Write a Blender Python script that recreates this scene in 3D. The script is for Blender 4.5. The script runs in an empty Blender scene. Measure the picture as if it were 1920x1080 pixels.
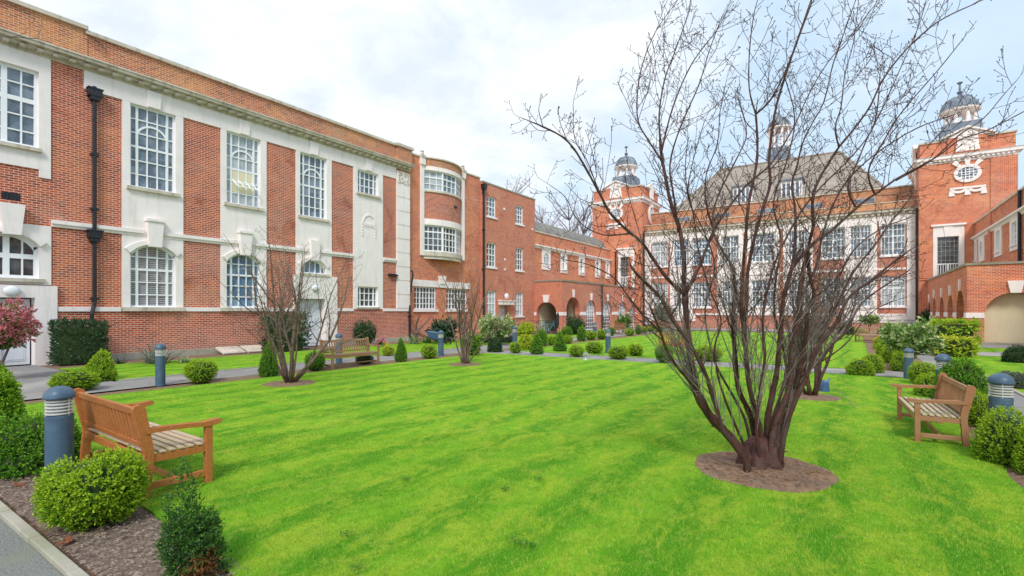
import bpy, math, random
import numpy as np
from mathutils import Vector, Matrix, noise
R = math.radians
scene = bpy.context.scene
COL = scene.collection

# ---------------------------------------------------------------- camera
CAMH = 1.85
YAW = math.atan2(.562, .827)
cam_data = bpy.data.cameras.new('camera')
cam = bpy.data.objects.new('camera', cam_data)
COL.objects.link(cam)
cam.location = (0, 0, CAMH)
cam.rotation_euler = (R(90), 0, YAW)
cam_data.sensor_width = 36
cam_data.lens = 36 * 940 / 1920
cam_data.shift_y = 43 / 1920
cam_data.clip_start = .05
cam_data.clip_end = 2000
scene.camera = cam
scene.render.resolution_x = 1024
scene.render.resolution_y = 576

# ---------------------------------------------------------------- sky, sun, exposure
SUN_DIR = Vector((.42, -.70, .80)).normalized()      # towards the sun
world = bpy.data.worlds.new('World')
scene.world = world
world.use_nodes = True
wn = world.node_tree
wn.nodes.clear()
def N(t, k, **kw):
    n = t.nodes.new(k)
    for a, v in kw.items():
        setattr(n, a, v)
    return n
def mathn(t, op, a, b=None, clamp=False):
    n = N(t, 'ShaderNodeMath', operation=op, use_clamp=clamp)
    for i, v in enumerate((a, b)):
        if v is None: continue
        if isinstance(v, (int, float)): n.inputs[i].default_value = v
        else: t.links.new(v, n.inputs[i])
    return n.outputs[0]
def mixc(t, f, a, b, mode='MIX'):
    n = N(t, 'ShaderNodeMix', data_type='RGBA', blend_type=mode)
    n.clamp_factor = True
    for i, v in ((0, f), (6, a), (7, b)):
        if isinstance(v, (int, float)): n.inputs[i].default_value = v
        elif isinstance(v, (tuple, list)): n.inputs[i].default_value = (*v[:3], 1)
        else: t.links.new(v, n.inputs[i])
    return n.outputs[2]
def ramp(t, v, *stops):
    n = N(t, 'ShaderNodeValToRGB')
    e = n.color_ramp.elements
    while len(e) < len(stops): e.new(.5)
    for k, (p, c) in enumerate(stops):
        e[k].position = p
        e[k].color = (c, c, c, 1) if isinstance(c, (int, float)) else (*c, 1)
    t.links.new(v, n.inputs[0])
    return n.outputs[0]
def noisen(t, vec, scale, detail=3, rough=.5, dist=0):
    n = N(t, 'ShaderNodeTexNoise')
    n.inputs['Scale'].default_value = scale
    n.inputs['Detail'].default_value = detail
    n.inputs['Roughness'].default_value = rough
    n.inputs['Distortion'].default_value = dist
    if vec is not None: t.links.new(vec, n.inputs['Vector'])
    return n.outputs['Fac']
sky = N(wn, 'ShaderNodeTexSky', sky_type='NISHITA')
sky.sun_disc = False
sky.sun_elevation = math.asin(SUN_DIR.z)
sky.sun_rotation = math.atan2(SUN_DIR.x, SUN_DIR.y)
sky.air_density = 1.0
sky.dust_density = 1.5
tc = N(wn, 'ShaderNodeTexCoord')
sep = N(wn, 'ShaderNodeSeparateXYZ')
wn.links.new(tc.outputs['Generated'], sep.inputs[0])
den = mathn(wn, 'ADD', mathn(wn, 'MAXIMUM', sep.outputs[2], 0.0), .22)
cmb = N(wn, 'ShaderNodeCombineXYZ')
wn.links.new(mathn(wn, 'DIVIDE', sep.outputs[0], den), cmb.inputs[0])
wn.links.new(mathn(wn, 'DIVIDE', sep.outputs[1], den), cmb.inputs[1])
cmb.inputs[2].default_value = 3.1
big = noisen(wn, cmb.outputs[0], 1.15, 6, .55, .5)
fine = noisen(wn, cmb.outputs[0], 3.6, 6, .6, .3)
# more cloud towards the west (left of the picture), thinner towards the north-east
bias = mathn(wn, 'ADD', mathn(wn, 'MULTIPLY', sep.outputs[0], -.42), mathn(wn, 'MULTIPLY', sep.outputs[1], -.10))
cf = mathn(wn, 'ADD', mathn(wn, 'ADD', mathn(wn, 'MULTIPLY', big, .75), mathn(wn, 'MULTIPLY', fine, .25)), bias)
cover = ramp(wn, cf, (.42, .26), (.64, 1.0))
shade = ramp(wn, fine, (.35, (6.3, 7.0, 7.9)), (.62, (8.3, 8.6, 8.95)))
skyc = mixc(wn, .75, sky.outputs[0], (5.3, 7.3, 9.2))
skycol = mixc(wn, cover, skyc, shade)
bg = N(wn, 'ShaderNodeBackground')
bg.inputs['Strength'].default_value = .078
wn.links.new(skycol, bg.inputs['Color'])
out = N(wn, 'ShaderNodeOutputWorld')
wn.links.new(bg.outputs[0], out.inputs['Surface'])

sd = bpy.data.lights.new('sun', 'SUN')
sd.energy = 1.5
sd.angle = R(15)
sd.color = (1, .955, .88)
sun = bpy.data.objects.new('sun', sd)
COL.objects.link(sun)
sun.rotation_euler = SUN_DIR.to_track_quat('Z', 'Y').to_euler()
vs = scene.view_settings
vs.view_transform = 'Standard'
vs.look = 'None'
vs.exposure = .74
vs.gamma = 1

# ---------------------------------------------------------------- materials
M = {}
def newmat(name):
    m = bpy.data.materials.new(name)
    m.use_nodes = True
    t = m.node_tree
    b = t.nodes['Principled BSDF']
    M[name] = m
    return m, t, b
def coords(t):
    g = N(t, 'ShaderNodeNewGeometry')
    return g.outputs['Position'], g
def bump(t, b, h, strength=.3, dist=.01):
    n = N(t, 'ShaderNodeBump')
    n.inputs['Strength'].default_value = strength
    n.inputs['Distance'].default_value = dist
    t.links.new(h, n.inputs['Height'])
    t.links.new(n.outputs[0], b.inputs['Normal'])
def pm(name, c1, c2, scale=3, rough=.7, bp=.2, bscale=40, metal=0, spec=.4, c3=None, s3=.6):
    m, t, b = newmat(name)
    p, g = coords(t)
    f = ramp(t, noisen(t, p, scale, 5, .6), (.3, 0.), (.7, 1.))
    c = mixc(t, f, c1, c2)
    if c3:
        f3 = ramp(t, noisen(t, p, s3, 4, .6), (.48, 0.), (.68, 1.))
        c = mixc(t, f3, c, c3)
    t.links.new(c, b.inputs['Base Color'])
    b.inputs['Roughness'].default_value = rough
    b.inputs['Metallic'].default_value = metal
    b.inputs['Specular IOR Level'].default_value = spec
    if bp: bump(t, b, noisen(t, p, bscale, 4, .6), bp)
    return m
def brick(name, a, b_, mortar, orange, dirt, pale=(.50, .36, .30)):
    m, t, b = newmat(name)
    p, g = coords(t)
    sp = N(t, 'ShaderNodeSeparateXYZ'); t.links.new(p, sp.inputs[0])
    sn = N(t, 'ShaderNodeSeparateXYZ'); t.links.new(g.outputs['True Normal'], sn.inputs[0])
    isx = mathn(t, 'GREATER_THAN', mathn(t, 'ABSOLUTE', sn.outputs[0]), .6)
    u = N(t, 'ShaderNodeMix', data_type='FLOAT')
    t.links.new(isx, u.inputs[0]); t.links.new(sp.outputs[0], u.inputs[2]); t.links.new(sp.outputs[1], u.inputs[3])
    cb = N(t, 'ShaderNodeCombineXYZ')
    t.links.new(u.outputs[0], cb.inputs[0]); t.links.new(sp.outputs[2], cb.inputs[1])
    br = N(t, 'ShaderNodeTexBrick')
    br.inputs['Scale'].default_value = 1
    br.inputs['Brick Width'].default_value = .225
    br.inputs['Row Height'].default_value = .08
    br.inputs['Mortar Size'].default_value = .0095
    br.inputs['Mortar Smooth'].default_value = .25
    br.inputs['Bias'].default_value = -.1
    br.inputs['Color1'].default_value = (0, 0, 0, 1)
    br.inputs['Color2'].default_value = (1, 1, 1, 1)
    br.inputs['Mortar'].default_value = (.5, .5, .5, 1)
    t.links.new(cb.outputs[0], br.inputs['Vector'])
    c = mixc(t, br.outputs['Color'], a, b_)
    n1 = ramp(t, noisen(t, p, .55, 4, .6), (.45, 0.), (.66, 1.))
    c = mixc(t, mathn(t, 'MULTIPLY', n1, .75), c, orange)
    # single dark headers scattered in the bond
    dk = mathn(t, 'LESS_THAN', br.outputs['Color'], .20)
    c = mixc(t, mathn(t, 'MULTIPLY', dk, .30), c, dirt)
    n2 = ramp(t, noisen(t, p, .8, 6, .65, .6), (.56, 0.), (.78, 1.))
    c = mixc(t, mathn(t, 'MULTIPLY', n2, .5), c, dirt)
    n3 = ramp(t, noisen(t, p, .33, 5, .7, .3), (.56, 0.), (.72, 1.))
    c = mixc(t, mathn(t, 'MULTIPLY', n3, .55), c, pale)
    mb_ = N(t, 'ShaderNodeMapping'); mb_.inputs['Scale'].default_value = (.25, .25, 3.2); t.links.new(p, mb_.inputs['Vector'])
    n4 = ramp(t, noisen(t, mb_.outputs[0], 1.3, 6, .7), (.50, 0.), (.70, 1.))
    c = mixc(t, mathn(t, 'MULTIPLY', n4, .42), c, dirt)
    n5 = ramp(t, noisen(t, mb_.outputs[0], .9, 4, .6, .4), (.55, 0.), (.72, 1.))
    c = mixc(t, mathn(t, 'MULTIPLY', n5, .4), c, pale)
    n6 = ramp(t, noisen(t, p, 3.2, 5, .75, .4), (.42, 0.), (.62, 1.))
    c = mixc(t, mathn(t, 'MULTIPLY', n6, .30), c, dirt)
    n7 = ramp(t, noisen(t, p, 1.7, 6, .75, .4), (.52, 0.), (.66, 1.))
    c = mixc(t, mathn(t, 'MULTIPLY', n7, .45), c, orange)
    foot = mathn(t, 'MULTIPLY', mathn(t, 'SUBTRACT', 1.9, mathn(t, 'ADD', sp.outputs[2], mathn(t, 'MULTIPLY', noisen(t, p, .9, 5, .7), 1.6))), 1.1, True)
    c = mixc(t, mathn(t, 'MULTIPLY', foot, .36), c, pale)
    damp = mathn(t, 'MULTIPLY', mathn(t, 'SUBTRACT', .75, mathn(t, 'ADD', sp.outputs[2], mathn(t, 'MULTIPLY', noisen(t, p, 1.4, 5, .7), .8))), 2.0, True)
    c = mixc(t, mathn(t, 'MULTIPLY', damp, .55), c, dirt)
    c = mixc(t, br.outputs['Fac'], c, mixc(t, n2, mortar, dirt))
    t.links.new(c, b.inputs['Base Color'])
    b.inputs['Roughness'].default_value = .88
    b.inputs['Specular IOR Level'].default_value = .25
    inv = mathn(t, 'SUBTRACT', 1, br.outputs['Fac'])
    bump(t, b, mathn(t, 'ADD', inv, mathn(t, 'MULTIPLY', noisen(t, p, 60, 3), .4)), .5, .006)
brick('brick_red', (.40, .056, .024), (.60, .115, .038), (.74, .56, .46), (.70, .175, .045), (.16, .042, .034), (.56, .29, .22))
brick('brick_orange', (.50, .080, .030), (.72, .155, .055), (.80, .54, .40), (.84, .26, .07), (.30, .070, .045), (.68, .38, .30))
brick('brick_pink', (.48, .095, .045), (.64, .170, .080), (.78, .50, .38), (.70, .20, .09), (.30, .085, .065), (.66, .34, .26))
brick('brick_parapet', (.42, .085, .036), (.62, .18, .07), (.70, .54, .40), (.74, .32, .09), (.10, .06, .045), (.46, .31, .20))

# Portland stone with rain streaks
def stone(name, c1, c2, dirt, amt=.5):
    m, t, b = newmat(name)
    p, g = coords(t)
    c = mixc(t, ramp(t, noisen(t, p, 1.4, 5, .6), (.35, 0.), (.68, 1.)), c1, c2)
    mp = N(t, 'ShaderNodeMapping'); mp.inputs['Scale'].default_value = (3.5, 3.5, .5)
    t.links.new(p, mp.inputs['Vector'])
    st = ramp(t, noisen(t, mp.outputs[0], 1.2, 6, .65), (.52, 0.), (.74, 1.))
    c = mixc(t, mathn(t, 'MULTIPLY', st, amt), c, dirt)
    t.links.new(c, b.inputs['Base Color'])
    b.inputs['Roughness'].default_value = .85
    b.inputs['Specular IOR Level'].default_value = .25
    bump(t, b, noisen(t, p, 25, 5, .6), .2)
stone('stone', (.93, .86, .84), (.86, .79, .765), (.58, .51, .45), .42)
stone('stone_dirty', (.70, .63, .54), (.54, .48, .39), (.20, .18, .14), .75)
stone('render_cream', (.80, .72, .50), (.74, .66, .45), (.6, .52, .35), .3)
pm('white_paint', (.90, .91, .93), (.85, .87, .90), 6, .45, .05)
pm('door_paint', (.70, .74, .80), (.64, .69, .76), 2, .4, .03)
pm('black_iron', (.012, .013, .018), (.03, .03, .036), 8, .4, .1)
pm('slate', (.15, .15, .155), (.26, .25, .235), 6, .75, .5, 20, c3=(.33, .33, .24), s3=.9)
pm('lead', (.11, .14, .19), (.19, .23, .28), 2, .55, .1, c3=(.28, .33, .36), s3=1.2)
pm('roof_tile', (.27, .23, .195), (.40, .345, .29), 2.2, .85, .6, 6, c3=(.23, .20, .165), s3=.7)
pm('lamp_glass', (.85, .87, .9), (.8, .82, .86), 3, .2, 0)
pm('concrete', (.46, .43, .36), (.36, .34, .28), 5, .9, .3, 60, c3=(.30, .31, .2), s3=1.3)
pm('paving_grey', (.30, .29, .285), (.22, .215, .21), 4, .9, .4, 50, c3=(.42, .40, .37), s3=.5)
pm('asphalt', (.13, .14, .14), (.30, .31, .285), 55, .92, 1, 90, c3=(.24, .25, .20), s3=1.6)
pm('soil', (.15, .085, .05), (.33, .215, .135), 16, .95, .9, 60, c3=(.20, .14, .10), s3=3)
pm('mulch', (.10, .070, .055), (.24, .175, .135), 30, .95, 1, 70, c3=(.20, .15, .115), s3=4)
pm('chip', (.15, .10, .075), (.40, .31, .24), 9, .9, .2)
pm('bollard_blue', (.055, .105, .165), (.075, .135, .20), 5, .42, .08, c3=(.10, .17, .235), s3=2.5)
pm('aluminium', (.74, .75, .74), (.66, .67, .66), 12, .35, .03, metal=.35)
pm('lens_grey', (.34, .36, .36), (.42, .44, .43), 5, .3, 0)
pm('plastic_blue', (.05, .11, .25), (.07, .14, .3), 3, .4, 0)
pm('plastic_teal', (.05, .35, .40), (.07, .42, .46), 3, .4, 0)
pm('rubber', (.015, .016, .02), (.03, .03, .035), 8, .7, .1)
pm('terracotta', (.42, .15, .08), (.35, .12, .07), 5, .8, .2)

def wood(name, c1, c2, grey, g_amt):
    m, t, b = newmat(name)
    tc = N(t, 'ShaderNodeTexCoord')
    mp = N(t, 'ShaderNodeMapping'); mp.inputs['Scale'].default_value = (2.2, 22, 14)
    t.links.new(tc.outputs['Object'], mp.inputs['Vector'])
    f = ramp(t, noisen(t, mp.outputs[0], 2.5, 6, .65, .8), (.3, 0.), (.7, 1.))
    c = mixc(t, f, c1, c2)
    f2 = ramp(t, noisen(t, tc.outputs['Object'], 3, 4), (.4, 0.), (.65, 1.))
    c = mixc(t, mathn(t, 'MULTIPLY', f2, g_amt), c, grey)
    gi = N(t, 'ShaderNodeNewGeometry')
    c = mixc(t, mathn(t, 'MULTIPLY', gi.outputs['Random Per Island'], .3), c, c1)
    t.links.new(c, b.inputs['Base Color'])
    b.inputs['Roughness'].default_value = .5
    bump(t, b, f, .15)
wood('teak', (.36, .115, .028), (.56, .205, .055), (.50, .24, .10), .35)
wood('teak_brown', (.30, .125, .05), (.42, .19, .085), (.46, .30, .18), .5)
wood('teak_grey', (.46, .34, .22), (.60, .47, .33), (.62, .52, .42), .6)
wood('teak_dull', (.24, .12, .06), (.34, .19, .10), (.40, .30, .20), .5)

def glass(name, c1, c2, blind=0, white=.0):
    m, t, b = newmat(name)
    p, g = coords(t)
    c = mixc(t, ramp(t, noisen(t, p, 1.1, 4, .6, 1.2), (.42, 0.), (.58, 1.)), c1, c2)
    fv = N(t, 'ShaderNodeVectorMath', operation='SNAP'); fv.inputs[1].default_value = (.37, .37, .47); t.links.new(p, fv.inputs[0])
    wv = N(t, 'ShaderNodeTexWhiteNoise', noise_dimensions='3D'); t.links.new(fv.outputs[0], wv.inputs['Vector'])
    c = mixc(t, mathn(t, 'MULTIPLY', wv.outputs['Value'], .55), c, tuple(q * .45 for q in c1))  # per-pane tint stands in for reflections differing from pane to pane
    if blind:
        sp = N(t, 'ShaderNodeSeparateXYZ'); t.links.new(p, sp.inputs[0])
        s = mathn(t, 'PINGPONG', sp.outputs[2], .04)
        c = mixc(t, mathn(t, 'MULTIPLY', mathn(t, 'GREATER_THAN', s, .022), blind), c, (.62, .63, .66))
    t.links.new(c, b.inputs['Base Color'])
    b.inputs['Roughness'].default_value = .06
    b.inputs['Specular IOR Level'].default_value = .85
    n = noisen(t, p, 1.5, 1)
    bump(t, b, n, .06, .02)
glass('glass', (.10, .14, .19), (.26, .32, .38))  # blue-grey of the reflected sky put into the pane colour
glass('glass_dark', (.045, .05, .06), (.13, .14, .15))
glass('glass_blind', (.17, .18, .20), (.26, .27, .29), .55)
glass('glass_curtain', (.52, .56, .58), (.36, .41, .46))
glass('glass_blue', (.09, .22, .36), (.22, .38, .52))

# lawn: mown stripes running away from the camera, clover and moss patches
def lawncol(t, p, rnd=None):
    sp = N(t, 'ShaderNodeSeparateXYZ'); t.links.new(p, sp.inputs[0])
    w = mathn(t, 'ADD', sp.outputs[0], mathn(t, 'MULTIPLY', mathn(t, 'SUBTRACT', noisen(t, p, .7, 3), .5), .5))
    s = mathn(t, 'SINE', mathn(t, 'MULTIPLY', w, 2 * math.pi / .95))
    s = ramp(t, mathn(t, 'ADD', mathn(t, 'MULTIPLY', s, .5), .5), (.2, 0.), (.8, 1.))
    c = mixc(t, s, (.095, .325, .010), (.22, .48, .020))
    mp = N(t, 'ShaderNodeMapping'); mp.inputs['Rotation'].default_value = (0, 0, .5); mp.inputs['Scale'].default_value = (1, .45, 1)
    t.links.new(p, mp.inputs['Vector'])
    f = ramp(t, noisen(t, mp.outputs[0], 3.1, 8, .8, .5), (.46, 0.), (.58, 1.))
    c = mixc(t, mathn(t, 'MULTIPLY', f, .85), c, (.42, .56, .04))
    f = ramp(t, noisen(t, p, 3.6, 6, .7), (.52, 0.), (.64, 1.))
    c = mixc(t, mathn(t, 'MULTIPLY', f, .45), c, (.065, .29, .010))
    f = ramp(t, noisen(t, p, 1.3, 8, .78, .9), (.56, 0.), (.68, 1.))
    c = mixc(t, mathn(t, 'MULTIPLY', f, .65), c, (.44, .46, .07))
    f = ramp(t, noisen(t, p, .55, 6, .75, 1.0), (.50, 0.), (.64, 1.))
    c = mixc(t, mathn(t, 'MULTIPLY', f, .25), c, (.085, .30, .012))
    f = ramp(t, noisen(t, p, 6.5, 7, .8), (.57, 0.), (.66, 1.))
    c = mixc(t, mathn(t, 'MULTIPLY', f, .6), c, (.46, .50, .11))
    f = ramp(t, noisen(t, p, 9, 4, .7), (.50, 0.), (.70, 1.))
    c = mixc(t, mathn(t, 'MULTIPLY', f, .45), c, (.10, .26, .02))
    f = ramp(t, noisen(t, p, 48, 3, .7), (.38, 0.), (.62, 1.))
    c = mixc(t, mathn(t, 'MULTIPLY', f, .35), c, (.10, .28, .008))
    return c
m, t, b = newmat('lawn')
p, g = coords(t)
t.links.new(lawncol(t, p), b.inputs['Base Color'])
b.inputs['Roughness'].default_value = .9
b.inputs['Specular IOR Level'].default_value = .15
bump(t, b, noisen(t, p, 90, 4, .7), .9, .02)
m, t, b = newmat('grass_blade')
p, g = coords(t)
c = lawncol(t, p)
rnd = g.outputs['Random Per Island']
c = mixc(t, mathn(t, 'MULTIPLY', mathn(t, 'GREATER_THAN', rnd, .62), .7), c, (.40, .58, .10))
c = mixc(t, mathn(t, 'MULTIPLY', mathn(t, 'LESS_THAN', rnd, .22), .6), c, (.045, .20, .006))
t.links.new(c, b.inputs['Base Color'])
b.inputs['Roughness'].default_value = .75
b.inputs['Specular IOR Level'].default_value = .12

def leafm(name, dark, mid, light, spec=.35, rough=.5):
    m, t, b = newmat(name)
    p, g = coords(t)
    r = g.outputs['Random Per Island']
    c = ramp(t, r, (0., dark), (.55, mid), (1., light))
    f = ramp(t, noisen(t, p, 5, 3), (.35, 0.), (.68, 1.))
    c = mixc(t, mathn(t, 'MULTIPLY', f, .5), c, mid)
    t.links.new(c, b.inputs['Base Color'])
    b.inputs['Roughness'].default_value = rough
    b.inputs['Specular IOR Level'].default_value = spec
    # thin leaves let some light through
    ms = N(t, 'ShaderNodeMixShader'); ms.inputs[0].default_value = .3
    tr = N(t, 'ShaderNodeBsdfTranslucent')
    t.links.new(c, tr.inputs['Color'])
    o = t.nodes['Material Output']
    t.links.new(b.outputs[0], ms.inputs[1]); t.links.new(tr.outputs[0], ms.inputs[2])
    t.links.new(ms.outputs[0], o.inputs['Surface'])
leafm('leaf_box', (.05, .16, .008), (.15, .34, .012), (.30, .50, .02))
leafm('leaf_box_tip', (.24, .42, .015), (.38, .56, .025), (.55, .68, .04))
leafm('leaf_green', (.03, .115, .010), (.075, .23, .018), (.17, .37, .035))
leafm('leaf_green_tip', (.10, .28, .015), (.20, .42, .02), (.32, .52, .03))
leafm('leaf_dark', (.015, .045, .014), (.030, .085, .026), (.075, .155, .060), .55, .35)
leafm('leaf_dark_tip', (.05, .12, .035), (.10, .20, .07), (.20, .30, .14), .55, .35)
leafm('leaf_rhodo', (.06, .16, .03), (.17, .33, .06), (.36, .50, .16), .5, .4)
leafm('leaf_rhodo_tip', (.40, .52, .20), (.60, .66, .32), (.74, .74, .46), .4)
leafm('leaf_red', (.38, .07, .09), (.66, .20, .23), (.85, .42, .44))
leafm('leaf_column', (.018, .060, .014), (.040, .115, .025), (.09, .19, .05), .5, .4)
leafm('leaf_brown', (.16, .06, .02), (.28, .11, .04), (.36, .20, .08))
leafm('leaf_grey', (.10, .12, .11), (.17, .20, .17), (.27, .29, .26))
leafm('leaf_yellow', (.42, .50, .03), (.66, .62, .04), (.80, .72, .10))
leafm('leaf_strap', (.10, .17, .07), (.26, .34, .15), (.62, .60, .40))
leafm('leaf_pink', (.60, .12, .22), (.75, .25, .35), (.85, .45, .5))
leafm('dead_leaf', (.20, .06, .03), (.32, .10, .05), (.40, .16, .08))
pm('shrub_shade_core', (.020, .040, .010), (.035, .065, .014), 10, .95, .3)  # filler behind the leaves; shade among inner twigs put into its dark green

def bark(name, c1, c2, lent, grey, ga):
    m, t, b = newmat(name)
    p, g = coords(t)
    c = mixc(t, ramp(t, noisen(t, p, 7, 5, .6), (.35, 0.), (.65, 1.)), c1, c2)
    mp = N(t, 'ShaderNodeMapping'); mp.inputs['Scale'].default_value = (9, 9, 60)
    t.links.new(p, mp.inputs['Vector'])
    l = ramp(t, noisen(t, mp.outputs[0], 1, 3, .6), (.60, 0.), (.70, 1.))
    c = mixc(t, mathn(t, 'MULTIPLY', l, .75), c, lent)
    f = ramp(t, noisen(t, p, 4, 5, .65), (.50, 0.), (.64, 1.))
    c = mixc(t, mathn(t, 'MULTIPLY', f, ga), c, grey)
    t.links.new(c, b.inputs['Base Color'])
    b.inputs['Roughness'].default_value = .6
    bump(t, b, mathn(t, 'ADD', l, noisen(t, p, 24, 6, .75)), 1.0, .014)
bark('bark_cherry', (.042, .016, .012), (.100, .032, .022), (.24, .13, .09), (.10, .085, .07), .6)
bark('bark_sucker', (.16, .12, .10), (.27, .22, .19), (.34, .29, .25), (.30, .29, .26), .6)
bark('bark_grey', (.12, .068, .055), (.22, .14, .115), (.30, .22, .19), (.24, .21, .18), .45)
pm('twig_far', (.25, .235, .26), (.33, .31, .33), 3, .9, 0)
# ---------------------------------------------------------------- building helpers
ORG = {}
def tag(o, label=None, cat=None, group=None, kind=None):
    if label: o['label'] = label
    if cat: o['category'] = cat
    if group: o['group'] = group
    if kind: o['kind'] = kind
    return o
def empty(name, loc=(0, 0, 0), rz=0, label=None, cat=None, group=None):
    o = bpy.data.objects.new(name, None)
    o.empty_display_size = .2
    COL.objects.link(o)
    o.location = loc
    o.rotation_euler = (0, 0, rz)
    ORG[o.name] = Vector(loc)
    return tag(o, label, cat, group)
class MB:
    """collects geometry for one mesh"""
    def __init__(s): s.v = []; s.f = []; s.m = []; s.k = 0
    def add(s, vs, fs, k=None):
        n = len(s.v); s.v += [tuple(q) for q in vs]
        s.f += [tuple(n + i for i in f) for f in fs]
        s.m += [s.k if k is None else k] * len(fs)
        return s
    def box(s, x0, x1, y0, y1, z0, z1):
        return s.add([(x, y, z) for z in (z0, z1) for y in (y0, y1) for x in (x0, x1)],
                     [(0, 2, 3, 1), (4, 5, 7, 6), (0, 1, 5, 4), (2, 6, 7, 3), (0, 4, 6, 2), (1, 3, 7, 5)])
    def fbox(s, fr, u0, u1, z0, z1, n0, n1):
        P = [fr.p(u, n, z) for z in (z0, z1) for n in (n0, n1) for u in (u0, u1)]
        return s.add(P, [(0, 2, 3, 1), (4, 5, 7, 6), (0, 1, 5, 4), (2, 6, 7, 3), (0, 4, 6, 2), (1, 3, 7, 5)])
    def prism(s, fr, poly, n0, n1):
        """polygon of (u, z) pushed from n0 to n1"""
        k = len(poly)
        P = [fr.p(u, n0, z) for u, z in poly] + [fr.p(u, n1, z) for u, z in poly]
        return s.add(P, [tuple(range(k)), tuple(range(2 * k - 1, k - 1, -1))] + [(i, (i + 1) % k, k + (i + 1) % k, k + i) for i in range(k)])
    def sweep(s, prof, path, closed=False):
        """profile of (n, z) carried along plan points path [(x, y)]; n = outward offset to the right of travel"""
        k = len(prof); L = len(path); P = []
        for i, (x, y) in enumerate(path):
            a = path[(i - 1) % L] if (i > 0 or closed) else None
            b = path[(i + 1) % L] if (i < L - 1 or closed) else None
            d1 = (Vector((x, y)) - Vector(a)).normalized() if a else None
            d2 = (Vector(b) - Vector((x, y))).normalized() if b else None
            d1 = d1 or d2; d2 = d2 or d1
            n1 = Vector((d1.y, -d1.x)); n2 = Vector((d2.y, -d2.x)); m = (n1 + n2); m = m / max(.3, m.length_squared) * 2
            for (n, z) in prof: P.append((x + m.x * n, y + m.y * n, z))
        F = []
        for i in range(L if closed else L - 1):
            j = (i + 1) % L
            for q in range(k):
                w = (q + 1) % k
                F.append((i * k + q, j * k + q, j * k + w, i * k + w))
        if not closed: F += [tuple(range(k - 1, -1, -1)), tuple((L - 1) * k + q for q in range(k))]
        return s.add(P, F)
    def tube(s, pts, rad, sides=6, cap=True):
        pts = [Vector(q) for q in pts]; L = len(pts)
        if isinstance(rad, (int, float)): rad = [rad] * L
        up = Vector((0, 0, 1)); P = []; prev = None
        for i, c in enumerate(pts):
            d = (pts[min(i + 1, L - 1)] - pts[max(i - 1, 0)])
            if d.length < 1e-9: d = Vector((0, 0, 1))
            d.normalize()
            if prev is None:
                a = d.orthogonal().normalized()
            else:
                a = (prev - d * prev.dot(d))
                a = a.normalized() if a.length > 1e-6 else d.orthogonal().normalized()
            prev = a; b = d.cross(a)
            for q in range(sides):
                t = 2 * math.pi * q / sides
                P.append(c + (a * math.cos(t) + b * math.sin(t)) * rad[i])
        F = [(i * sides + q, i * sides + (q + 1) % sides, (i + 1) * sides + (q + 1) % sides, (i + 1) * sides + q) for i in range(L - 1) for q in range(sides)]
        if cap: F += [tuple(range(sides - 1, -1, -1)), tuple((L - 1) * sides + q for q in range(sides))]
        return s.add(P, F)
    def lathe(s, prof, c=(0, 0, 0), seg=20, a0=0):
        """profile of (r, z) turned about the vertical through c"""
        k = len(prof)
        P = [(c[0] + r * math.cos(a0 + 2 * math.pi * i / seg), c[1] + r * math.sin(a0 + 2 * math.pi * i / seg), c[2] + z) for i in range(seg) for r, z in prof]
        F = [(i * k + q, ((i + 1) % seg) * k + q, ((i + 1) % seg) * k + q + 1, i * k + q + 1) for i in range(seg) for q in range(k - 1)]
        F += [tuple(i * k for i in range(seg - 1, -1, -1)), tuple(i * k + k - 1 for i in range(seg))]
        return s.add(P, F)
    def build(s, name, mats, parent=None, local=False, smooth=False, bev=0):
        me = bpy.data.meshes.new(name)
        o0 = ORG.get(parent.name, Vector()) if parent is not None else Vector()
        vv = s.v if local or parent is None else [(x - o0.x, y - o0.y, z - o0.z) for x, y, z in s.v]
        me.from_pydata(vv, [], s.f)
        if not isinstance(mats, (list, tuple)): mats = [mats]
        for q in mats: me.materials.append(M[q])
        me.polygons.foreach_set('material_index', s.m)
        me.validate()
        me.update()
        if smooth:
            me.polygons.foreach_set('use_smooth', [True] * len(me.polygons))
        o = bpy.data.objects.new(name, me)
        COL.objects.link(o)
        if parent is not None:
            o.parent = parent
            ORG[o.name] = o0
        if bev:
            md = o.modifiers.new('bevel', 'BEVEL'); md.width = bev; md.segments = 2; md.limit_method = 'ANGLE'
        return o
class Fr:
    """frame of a wall face: u runs along it, n points out of it, z up"""
    def __init__(s, x, y, du, dn): s.o = Vector((x, y, 0)); s.u = Vector((*du, 0)).normalized(); s.n = Vector((*dn, 0)).normalized()
    def p(s, u, n, z): return s.o + s.u * u + s.n * n + Vector((0, 0, z))
def arcpts(u0, u1, z1, rise, k=12):
    """arch soffit: springs at z1 - rise, crown at z1"""
    w = (u1 - u0) / 2; c = (u0 + u1) / 2
    if rise >= w * .98:
        return [(c - w * math.cos(math.pi * i / k), z1 - rise + rise * math.sin(math.pi * i / k)) for i in range(k + 1)]
    r = (w * w + rise * rise) / (2 * rise); a = math.asin(w / r)
    return [(c + r * math.sin(-a + 2 * a * i / k), z1 - r + r * math.cos(-a + 2 * a * i / k)) for i in range(k + 1)]
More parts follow.
